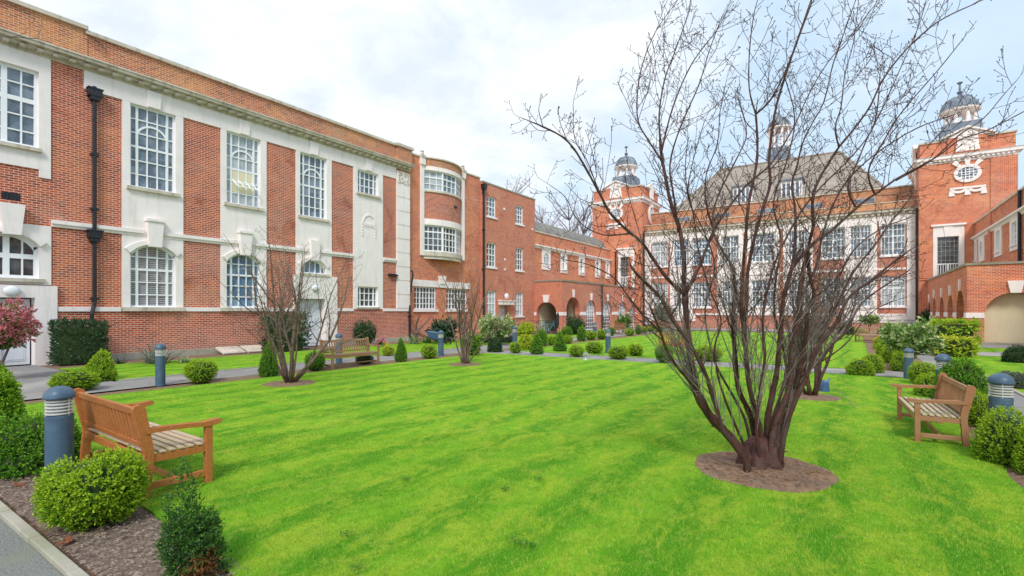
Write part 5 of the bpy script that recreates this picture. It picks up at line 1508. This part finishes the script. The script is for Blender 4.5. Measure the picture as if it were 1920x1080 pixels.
def vase_tree(name, loc, H, spread, nst, seed, label, mat, minr, lev=2, spacing=.3, bed=None, r0=.06):
    rr = random.Random(seed); rt = empty(name, loc, 0, label, 'tree'); tk = MB(); tw = MB()
    for i in range(nst):
        a = i * 2.4 + rr.uniform(-.3, .3); inc = rr.uniform(.15, 1) ** .8 * spread
        L = H * rr.uniform(.75, 1.02); n = 9
        d = Vector((math.cos(a) * inc, math.sin(a) * inc, 1)).normalized()
        p = Vector((math.cos(a) * .06, math.sin(a) * .06, -.03)); q = curve_pts(p, d, L, n, rr, .25, .10)
        rb = r0 * rr.uniform(.6, 1.1); tk.tube(q, [max(rb * (1 - .85 * k / n), minr) for k in range(n + 1)], 7)
        for k in (3, 4, 5):
            if rr.random() < .8:
                dd_ = side_dir((q[k + 1] - q[k]).normalized(), rr, .55); q2 = curve_pts(q[k], dd_, L * .5, 7, rr, .4, .1)
                tk.tube(q2, [max(rb * .4 * (1 - .85 * j / 7), minr) for j in range(8)], 5)
                twigs(tw, q2, rb * .3, minr, rr, lev - 1, spacing, .25 * H / 3, .6 * H / 3, .1, minr, 3, False)
        twigs(tw, q[2:], rb * .5, minr, rr, lev, spacing, .25 * H / 3, .7 * H / 3, .15, minr, 3, False)
    tk.build('trunk', mat, rt, local=True, smooth=True); tw.build('twigs', mat, rt, local=True)
    return rt
vase_tree('bare_tree', (-11.79, 7.33, 0), 4.0, .80, 11, 41, 'bare multi stemmed tree on the left lawn edge near the spiky plant', 'bark_grey', .0032, 2, .22, r0=.045)
vase_tree('bare_tree', (-11.01, 13.33, 0), 3.9, .52, 9, 45, 'smaller bare tree in the middle left of the lawn', 'bark_grey', .004, 2, .26, r0=.048)
vase_tree('bare_tree', (-.74, 12.47, 0), 2.8, .40, 6, 43, 'bare tree hidden behind the big cherry stems', 'bark_cherry', .004, 2, .36, r0=.06)
for (nm, (cx, cy, r)), sd_ in zip(TREES.items(), (1, 2, 3, 4)):
    mb = MB(); n = 48; P = [(cx, cy, .055)]
    for j in range(n):
        a = 2 * math.pi * j / n; q = r * (1 + .02 * math.sin(5 * a) + .012 * math.sin(11 * a + 1))
        P.append((cx + q * .55 * math.cos(a), cy + q * .55 * math.sin(a), .045 + .01 * math.sin(7 * a)))
    for j in range(n):
        a = 2 * math.pi * j / n; q = r * (1 + .02 * math.sin(5 * a) + .012 * math.sin(11 * a + 1)); P.append((cx + q * math.cos(a), cy + q * math.sin(a), .022))
    F = [(0, 1 + j, 1 + (j + 1) % n) for j in range(n)] + [(1 + j, 1 + n + j, 1 + n + (j + 1) % n, 1 + (j + 1) % n) for j in range(n)]
    tag(mb.add(P, F).build('tree_bed', 'soil', smooth=True), kind='structure')
hx, hy, hr = TREES['hero']
V = chips(900, [(hx - .7, hx + .7, hy - .7, hy + .7)], .014); Q = V.reshape(-1, 4, 3); c = Q.mean(1); dd_ = np.hypot(c[:, 0] - hx, c[:, 1] - hy); Q = Q[dd_ < .66]; dd_ = dd_[dd_ < .66]
Q[:, :, 2] += np.where(dd_ < .4, .04, .04 - (dd_ - .4) * .09)[:, None]
scatter_mesh('wood_chips', Q.reshape(-1, 3), 0, 4, 'soil')

# thin sapling near the left arcade and the far trees beyond the buildings
vase_tree('sapling', ray(1137, 33, 0), 5.2, .18, 2, 44, 'thin pale young tree in front of the left arcade', 'bark_grey', .012, 1, .5, r0=.05)
def far_tree(seed, H):
    rr = random.Random(seed); tk = MB(); tw = MB()
    q = curve_pts((0, 0, 0), (0, 0, 1), H * .8, 8, rr, .1, .04); tk.tube(q, [.35 * (1 - .8 * k / 8) for k in range(9)], 7)
    for k in range(2, 9):
        for j in range(4):
            a = rr.uniform(0, 6.28); d = Vector((math.cos(a), math.sin(a), rr.uniform(.4, 1.1))).normalized()
            p = curve_pts(q[k], d, H * rr.uniform(.25, .45) * (1.2 - k * .06), 7, rr, .5, .12); tk.tube(p, [.11 * (1 - .8 * i / 7) for i in range(8)], 5)
            twigs(tw, p, .06, .012, rr, 2, .55, .9, 2.3, .1, .015, 3, False)
    return tk, tw
for vi, (vr, H, locs) in enumerate([(51, 19, [(-36, 50), (-38, 64), (-33.5, 66)]), (52, 18, [(-40, 58), (-38.5, 46), (-31, 63)])]):
    A_, B_ = far_tree(vr, H)
    for i, (x, y) in enumerate(locs):
        lb = [['bare grey tree over the brick block roof left part', 'bare tree rising beyond the slate roof of the left wing', 'bare tree just left of the far tower'], ['bare tree behind the corner of the brick block', 'faint bare treetop above the bow window building', 'bare tree behind the left tower']][vi][i]
        rt = empty('distant_bare_tree', (x, y, 0), i * 1.7, lb, 'tree', 'bare trees beyond the buildings')
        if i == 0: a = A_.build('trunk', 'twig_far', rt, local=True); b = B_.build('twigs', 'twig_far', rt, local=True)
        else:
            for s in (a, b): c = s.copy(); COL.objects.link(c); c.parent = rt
# overhanging branch of a tree standing left of the frame
rt = empty('street_tree', (-19.5, -1.2, 0), 0, 'bare tree mostly out of frame whose twigs hang over the top left corner', 'tree')
rr = random.Random(9); tk = MB(); tw = MB()
tk.tube([(0, 0, -.05), (.05, .05, 3), (.1, .1, 7), (.1, .2, 10.5)], [.16, .13, .1, .05], 8)
for k, (dz, L, dx) in enumerate(((7.6, 5.6, .70), (8.3, 6.0, .60), (9.2, 4.6, .2), (10.0, 3.6, -.3))):
    q = curve_pts((.1, .1, dz), (dx, 1, .20), L, 9, rr, .02, .07); tk.tube(q, [.05 * (1 - .9 * i / 9) + .004 for i in range(10)], 5)
    twigs(tw, q, .02, .004, rr, 2, .3, .4, 1.0, .3, .005, 3, False)
tk.build('trunk', 'bark_grey', rt, local=True); tw.build('twigs', 'bark_grey', rt, local=True)

# ================================================================ benches
def bench(loc, rz, L, m_frame, m_back, m_seat, label, name='garden_bench'):
    """slatted garden bench, seat front towards local -y is the back; local +y is the way it faces"""
    rt = empty(name, loc, rz, label, 'bench', 'wooden garden benches')
    dz = .005
    for s in (-1, 1):
        x = s * (L / 2 - .035)
        m = MB()   # rear leg running up to the back rail, raked above the seat
        P = [(-.24, 0), (-.30, .0), (-.27, .45), (-.36, .90), (-.35, .925), (-.31, .935), (-.28, .92), (-.275, .90), (-.205, .46)]
        m.add([(x - .032, y, z) for y, z in P] + [(x + .032, y, z) for y, z in P], [tuple(range(9)), tuple(range(17, 8, -1))] + [(i, (i + 1) % 9, 9 + (i + 1) % 9, 9 + i) for i in range(9)])
        m.build('leg', m_frame, rt, local=True, bev=.006)
        m = MB(); m.box(x - .032, x + .032, .235, .30, 0, .625); m.build('leg', m_frame, rt, local=True, bev=.006)
        m = MB()   # armrest, dipping behind the rounded front
        P = [(-.275, .655), (-.10, .655), (.10, .645), (.25, .628), (.33, .632), (.37, .645), (.385, .665), (.365, .682), (.31, .680), (.22, .668), (.08, .680), (-.12, .692), (-.285, .692)]
        n = len(P); m.add([(x - .042, y, z) for y, z in P] + [(x + .042, y, z) for y, z in P], [tuple(range(n)), tuple(range(2 * n - 1, n - 1, -1))] + [(i, (i + 1) % n, n + (i + 1) % n, n + i) for i in range(n)])
        m.build('armrest', m_frame, rt, local=True, bev=.005)
        m = MB(); m.box(x - .022, x + .022, -.25, .25, .355, .43); m.box(x - .018, x + .018, -.25, .25, .09, .16); m.build('side_rail', m_frame, rt, local=True, bev=.004)
    m = MB(); m.box(-L / 2 + .067, L / 2 - .067, .262, .288, .35, .425); m.box(-L / 2 + .067, L / 2 - .067, -.27, -.24, .35, .425)
    m.box(-.025, .025, -.238, .26, .365, .42); m.build('seat_frame', m_frame, rt, local=True, bev=.004)
    m = MB(); ys = np.linspace(-.21, .265, 7)
    for k, y in enumerate(ys):
        zz = .437 + (0 if k < 6 else -.004); m.box(-L / 2 + .005, L / 2 - .005, y - .0255, y + .0255, zz, zz + .02)
    m.build('seat', m_seat, rt, local=True, bev=.004)
    m = MB(); yz = lambda z: -.235 - (z - .45) * .185
    def bx(x0, x1, z0, z1, t):  # a board following the rake of the back
        m.add([(x, yz(z) + o, z) for z in (z0, z1) for o in (-t, t) for x in (x0, x1)], [(0, 2, 3, 1), (4, 5, 7, 6), (0, 1, 5, 4), (2, 6, 7, 3), (0, 4, 6, 2), (1, 3, 7, 5)])
    bx(-L / 2 + .066, L / 2 - .066, .83, .90, .018); bx(-L / 2 + .066, L / 2 - .066, .49, .545, .018)
    n = int(L / .105)
    for i in range(n):
        x = -L / 2 + .09 + (L - .18) * (i + .5) / n; bx(x - .0215, x + .0215, .5455, .8295, .009)
    m.build('backrest', m_back, rt, local=True, bev=.003)
    m = MB(); m.box(-L / 2 + .05, L / 2 - .05, .0 - .015, .015, .10, .15); m.build('stretcher', m_frame, rt, local=True, bev=.003)
    return rt
bench((-6.63, 2.34, 0), R(-1), 1.86, 'teak', 'teak', 'teak_grey', 'orange varnished slatted bench at the left seen from behind, nearest the camera').scale = (1.02, 1.08, 1.0)
bench((.96, 9.85, 0), R(93.5), 1.7, 'teak_brown', 'teak_brown', 'teak_grey', 'brown slatted bench on the right lawn edge with pale seat slats').scale = (1, .97, .9)
bench((-13.75, 10.75, 0), R(-90), 1.9, 'teak_dull', 'teak_dull', 'teak_dull', 'dull brown bench by the left path behind the left bare tree')
bench((-6.25, 21.6, 0), R(6), 1.3, 'teak', 'teak', 'teak', 'orange bench beyond the cross path half hidden by the big trunk')
bench(ray(1157, 40, 0), R(140), 1.7, 'teak_dull', 'teak_brown', 'teak_dull', 'faraway brown bench in front of the left arcade')
bench(ray(1629, 29.5, 0), R(200), 1.25, 'teak_dull', 'teak_dull', 'teak_grey', 'faraway small bench at the end of the right bed')

# ================================================================ bollard lights
def bollard(loc, label, h=1.0, r=.125, first=[None]):
    if first[0] is None:
        rt = empty('bollard_light', loc, 0, label, 'bollard light', 'blue garden bollard lights')
        m = MB(); m.lathe([(r * 1.04, -.02), (r * 1.04, .02), (r, .025), (r, .70), (r * 1.015, .705), (r * 1.015, .735), (r * .97, .74)], seg=28); m.build('post', 'bollard_blue', rt, local=True, smooth=False)
        m = MB(); m.lathe([(r * .74, .74), (r * .74, .925)], seg=24); m.build('lens', 'lens_grey', rt, local=True)
        m = MB()
        for k in range(5):
            z = .752 + k * .035
            m.lathe([(r * .76, z + .016), (r * 1.0, z), (r * 1.02, z + .008), (r * .78, z + .024)], seg=28)
        for k in range(3):
            a = k * 2.09 + .5; m.tube([(r * .93 * math.cos(a), r * .93 * math.sin(a), .735), (r * .93 * math.cos(a), r * .93 * math.sin(a), .93)], .007, 6)
        m.build('louvre', 'aluminium', rt, local=True)
        m = MB(); R1 = r * 1.13; m.lathe([(R1 * .9, .922), (R1, .925), (R1 * 1.01, .94)] + [(R1 * math.cos(t), .945 + .115 * math.sin(t)) for t in np.linspace(.05, 1.52, 9)], seg=32); c = m.build('cap', 'bollard_blue', rt, local=True, smooth=True)
        first[0] = rt; return rt
    s = first[0]; rt = empty('bollard_light', loc, 0, label, 'bollard light', 'blue garden bollard lights')
    for ch in list(s.children): c = ch.copy(); COL.objects.link(c); c.parent = rt
    return rt
b0 = bollard((-7.12, 1.74, 0), 'large blue dome topped bollard light beside the near orange bench'); b0.scale = (.97, .97, .98)
bollard((-14.25, 5.40, 0), 'blue bollard light on the left path in front of the hall wall').scale = (.85, .85, .98)
bollard((-14.0, 15.4, 0), 'blue bollard light near the second bare tree').scale = (.9, .9, 1)
bollard((-8.85, 20.5, 0), 'blue bollard light with pale head on the cross path').scale = (.9, .9, 1)
bollard((-15.0, 11.2, 0), 'bollard light hidden behind the brown bench').scale = (.9, .9, 1)
bollard((-14.5, 21.6, 0), 'bollard light in front of the pale flowered bush')
bollard((-14.9, 32.2, 0), 'small faraway bollard light by the left arcade')
bollard((1.60, 9.0, 0), 'blue bollard light right behind the right bench').scale = (.95, .95, .98)
bollard((1.42, 12.5, 0), 'blue bollard light farther up the right bed').scale = (.9, .9, .98)
bollard((1.25, 17.2, 0), 'blue bollard light at the foot of the cream flowered bush').scale = (.9, .9, .8)

# ================================================================ small things
def lamp(fr, u, z, r, label):
    n = fr.p(u, .0, z); rt = empty('wall_lamp', n, 0, label, 'wall lamp')
    rot = fr.n
    m = MB(); m.fbox(fr, u - r * .9, u + r * .9, z - r * .6, z + r * .6, .0, .04)
    m.build('base', 'white_paint', rt)
    m = MB(); seg = 18; prof = [(1, .03), (1, .07), (.85, .12), (.5, .15), (.05, .16)]
    P = [fr.p(u + r * q * math.cos(2 * math.pi * i / seg) * 1.25, nn, z + r * q * math.sin(2 * math.pi * i / seg)) for i in range(seg) for q, nn in prof]; k = 5
    m.add(P, [(i * k + j, ((i + 1) % seg) * k + j, ((i + 1) % seg) * k + j + 1, i * k + j + 1) for i in range(seg) for j in range(k - 1)] + [tuple(i * k + 4 for i in range(seg))])
    m.build('diffuser', 'lamp_glass', rt, smooth=True)
lamp(Fr(FW + .14, 0, (0, 1), (1, 0)), 4.42, 2.52, .17, 'white oval lamp above the leftmost hall doorway')
lamp(Fr(FW + .12, 0, (0, 1), (1, 0)), 15.75, 3.05, .17, 'white round lamp above the second hall doorway')
lamp(WEST, 33.3, 3.05, .22, 'white round lamp above the brick block door hood')
rr = random.Random(8)
for i, (px, w) in enumerate(((388, 30), (425, 33), (459, 33), (489, 26))):
    y0 = LXy = ray(px, 18.5, 0).y
    y = -23.0 * 0 + [11.0, 12.05, 13.15, 14.15][i] - .2
    m = MB(); m.add([(-22.2, y, .03), (-22.2, y + .92, .03), (-22.95, y + .92, .27), (-22.95, y, .27), (-22.22, y, -.02), (-22.22, y + .92, -.02), (-22.97, y + .92, .20), (-22.97, y, .20)],
          [(0, 1, 2, 3), (4, 5, 6, 7), (0, 1, 5, 4), (2, 3, 7, 6), (0, 3, 7, 4), (1, 2, 6, 5)])
    tag(m.build('paving_slab', 'stone_dirty', bev=.01), ['leftmost pale slab leaning at the hall wall foot', 'second pale slab from the left at the hall wall foot', 'third slab from the left at the hall wall foot', 'rightmost slab at the hall wall foot by the tree'][i], 'slab', 'slabs along the hall wall')
# climbing plant stump at the hall corner
m = MB(); rr = random.Random(2); st_ = empty('climber_stump', (-22.9, 22.75, 0), 0, 'twisted dark climber stump at the corner of the hall', 'plant')
for i in range(4):
    q = curve_pts((-22.95 + rr.uniform(-.08, .08), 22.75 + rr.uniform(-.1, .1), 0), (0, 0, 1), 1.9 + rr.uniform(-.3, .2), 9, rr, .2, .16); m.tube(q, [.075 * (1 - .5 * k / 9) for k in range(10)], 6)
m.build('stem', 'bark_grey', st_)
# planter with a dark tub
m = MB(); c = ray(815, 27.5, 0)
pl = empty('wheelbarrow', c, R(30), 'dark blue wheelbarrow lying by the bow window wall', 'wheelbarrow')
m.add([(-.45, -.3, .75), (.5, -.35, .62), (.5, .35, .62), (-.45, .3, .75), (-.2, -.18, .32), (.25, -.2, .28), (.25, .2, .28), (-.2, .18, .32)], [(4, 5, 6, 7), (0, 1, 5, 4), (1, 2, 6, 5), (2, 3, 7, 6), (3, 0, 4, 7)])
m.build('tray', 'plastic_blue', pl, local=True)
m = MB()
for s in (-.28, .28): m.tube([(.75, 0, .18), (.2, s * .7, .27), (-.4, s, .4), (-1.0, s, .62)], .022, 6); m.tube([(-.3, s, .38), (-.42, s, .0)], .02, 6)
m.build('frame', 'black_iron', pl, local=True)
m = MB()
for k in range(14):
    pass
m.tube([(.75 + .17 * math.cos(t), 0, .18 + .17 * math.sin(t)) for t in np.linspace(0, 2 * math.pi, 17)], .035, 6); m.build('wheel', 'rubber', pl, local=True)
# bicycles parked at the porch railing
def bicycle(loc, rz, label):
    rt = empty('bicycle', loc, rz, label, 'bicycle', 'bicycles at the left porch')
    for x in (-.52, .52):
        m = MB(); m.tube([(x + .33 * math.cos(t), 0, .34 + .33 * math.sin(t)) for t in np.linspace(0, 2 * math.pi, 19)], .022, 5)
        for k in range(6): a = k * math.pi / 6; m.tube([(x + .32 * math.cos(a), 0, .34 + .32 * math.sin(a)), (x - .32 * math.cos(a), 0, .34 - .32 * math.sin(a))], .004, 3)
        m.build('wheel', 'rubber', rt, local=True)
    m = MB()
    for a, b in (((-.52, .34), (-.05, .3)), ((-.52, .34), (-.2, .82)), ((-.05, .3), (-.2, .88)), ((-.05, .3), (.36, .8)), ((-.19, .8), (.36, .8)), ((.52, .34), (.36, .95))): m.tube([(a[0], 0, a[1]), (b[0], 0, b[1])], .018, 5)
    m.tube([(.36, -.28, .98), (.4, -.1, .97), (.4, .1, .97), (.36, .28, .98)], .015, 5); m.build('frame', 'plastic_teal', rt, local=True)
    m = MB(); m.prism(Fr(0, 0, (1, 0), (0, 1)), [(-.34, .88), (-.05, .9), (-.05, .93), (-.34, .95)], -.07, .07); m.build('saddle', 'rubber', rt, local=True)
bicycle(ray(1012, 40.5, 0), R(20), 'teal bicycle at the left porch front arch')
bicycle(ray(1030, 40.2, 0), R(50), 'second bicycle nearer the corner pier of the left porch')
# pushchair-like folded black cover and railing
rl = empty('railing', ray(1025, 41.3, 0), 0, 'black metal railing in front of the left porch arch', 'railing')
m = MB(); A_, B_ = ray(988, 41.0, 0), ray(1048, 41.0, 0)
for i in range(15):
    p = A_.lerp(B_, i / 14); m.tube([(p.x, p.y, 0), (p.x, p.y, 1.05)], .014, 5)
m.tube([(A_.x, A_.y, 1.05), (B_.x, B_.y, 1.05)], .02, 5); m.tube([(A_.x, A_.y, .15), (B_.x, B_.y, .15)], .016, 5); m.build('bars', 'black_iron', rl)
pc = empty('folded_parasol', ray(1043, 39.6, 0), 0, 'closed dark blue parasol leaning by the left porch pier', 'parasol')
m = MB(); m.lathe([(.25, 0), (.25, .05), (.03, .08), (.03, .5)], seg=12); m.build('stand', 'rubber', pc, local=True)
m = MB(); m.tube([(.0, 0, .45), (.04, 0, .8), (.12, 0, 1.5), (.16, 0, 1.75)], [.1, .17, .13, .03], 9); m.build('canopy', 'rubber', pc, local=True)
# black railing before the back range
for i, (x0, x1, lab) in enumerate(((-19.6, -15.5, 'low dark railing left of the back range steps'), (.6, 4.4, 'low dark railing at the right end of the back range'))):
    rl = empty('railing', (x0, 55, 0), 0, lab, 'railing', 'railings before the back range'); m = MB(); n = int((x1 - x0) / .14)
    for k in range(n + 1): m.tube([(x0 + k * .14, 55, 0), (x0 + k * .14, 55, 1.05)], .015, 4)
    m.tube([(x0, 55, 1.05), (x1, 55, 1.05)], .025, 4); m.build('bars', 'black_iron', rl)
# garden hose on the lawn, watering can, little objects
q = [ray(px, CAMH * 940 / (py - 583), .03) for px, py in ((1548, 722), (1562, 728), (1578, 740), (1594, 755), (1606, 768))]
tag(MB().tube(smooth_poly(q, 4), .005, 5).build('garden_hose', 'concrete'), 'thin pale hose lying on the lawn right of the big cherry', 'hose')
wc = empty('watering_can', G(1545, 735), 1.2, 'small blue watering can at the foot of the hidden bare tree', 'watering can')
m = MB(); m.lathe([(.10, 0), (.11, .02), (.10, .22), (.06, .26)], seg=14); m.build('body', 'plastic_blue', wc, local=True)
m = MB(); m.tube([(.09, 0, .06), (.2, 0, .2), (.27, 0, .28)], [.02, .014, .025], 7); m.tube([(-.1, 0, .05), (-.17, 0, .16), (-.1, 0, .25), (0, 0, .28)], .01, 5); m.build('handle', 'plastic_blue', wc, local=True)
sp = empty('spot_light', G(1098, 676), 0, 'small garden spot light beside the cross path ball shrub', 'spot light')
m = MB(); m.lathe([(.11, 0), (.11, .04), (.03, .05), (.03, .16)], seg=12); m.build('base', 'aluminium', sp, local=True)
m = MB(); m.tube([(-.07, 0, .2), (.07, 0, .25)], [.07, .09], 10); m.build('head', 'lens_grey', sp, local=True)
# rosettes of weeds in the mown turf
for i, (px, py, s) in enumerate(((968, 1022, .075), (985, 1032, .06), (648, 1012, .05), (668, 1076, .06), (760, 905, .04), (948, 925, .035), (1012, 905, .04))):
    p = G(px, py); mb = MB(); rr = random.Random(i)
    for k in range(26):
        a = rr.uniform(0, 6.28); r_ = s * rr.random() ** .6; x, y = p.x + r_ * 1.6 * math.cos(a), p.y + r_ * math.sin(a); w = rr.uniform(.007, .013); z = rr.uniform(.045, .062); b_ = rr.uniform(0, 6.28); tx, ty = rr.uniform(-.4, .4), rr.uniform(-.4, .4)
        mb.add([(x + w * math.cos(b_ + q), y + w * .8 * math.sin(b_ + q), z + tx * w * math.cos(b_ + q) + ty * w * math.sin(b_ + q)) for q in (0, 1.05, 2.1, 3.14, 4.2, 5.2)], [(0, 1, 2, 3, 4, 5)])
    tag(mb.build('clover_patch', 'leaf_green'), ['largest clover patch in the near lawn', 'clover patch touching the largest one', 'clover patch in the lawn right of the dark column shrub', 'clover patch at the bottom border of the picture', 'small clover patch in the left half of the near lawn', 'tiny clover tuft above the largest patch', 'tiny clover tuft right of centre in the near lawn'][i], 'weed', 'clover patches in the lawn')
# fallen leaves by the near kerb
for i, (px, py, s) in enumerate(((128, 1018, .05), (118, 1024, .035), (32, 912, .045), (42, 915, .03))):
    p = G(px, py); a = i * 1.7; mb = MB(); P = []
    for k in range(9):
        t = 2 * math.pi * k / 9; rr_ = s * (1 + .35 * math.cos(2 * t) + .15 * math.sin(5 * t)); P.append((p.x + rr_ * math.cos(t + a), p.y + rr_ * .8 * math.sin(t + a), .03 + .012 * math.sin(3 * t + i)))
    P.append((p.x, p.y, .022)); mb.add(P, [(k, (k + 1) % 9, 9) for k in range(9)])
    tag(mb.build('fallen_leaf', 'dead_leaf'), ['largest reddish dead leaf by the kerb below the ball shrub', 'smaller reddish dead leaf touching the largest one', 'brown dead leaf beside the big bollard at the left', 'small dead leaf next to the bollard foot'][i], 'leaf', 'dead leaves on the mulch')
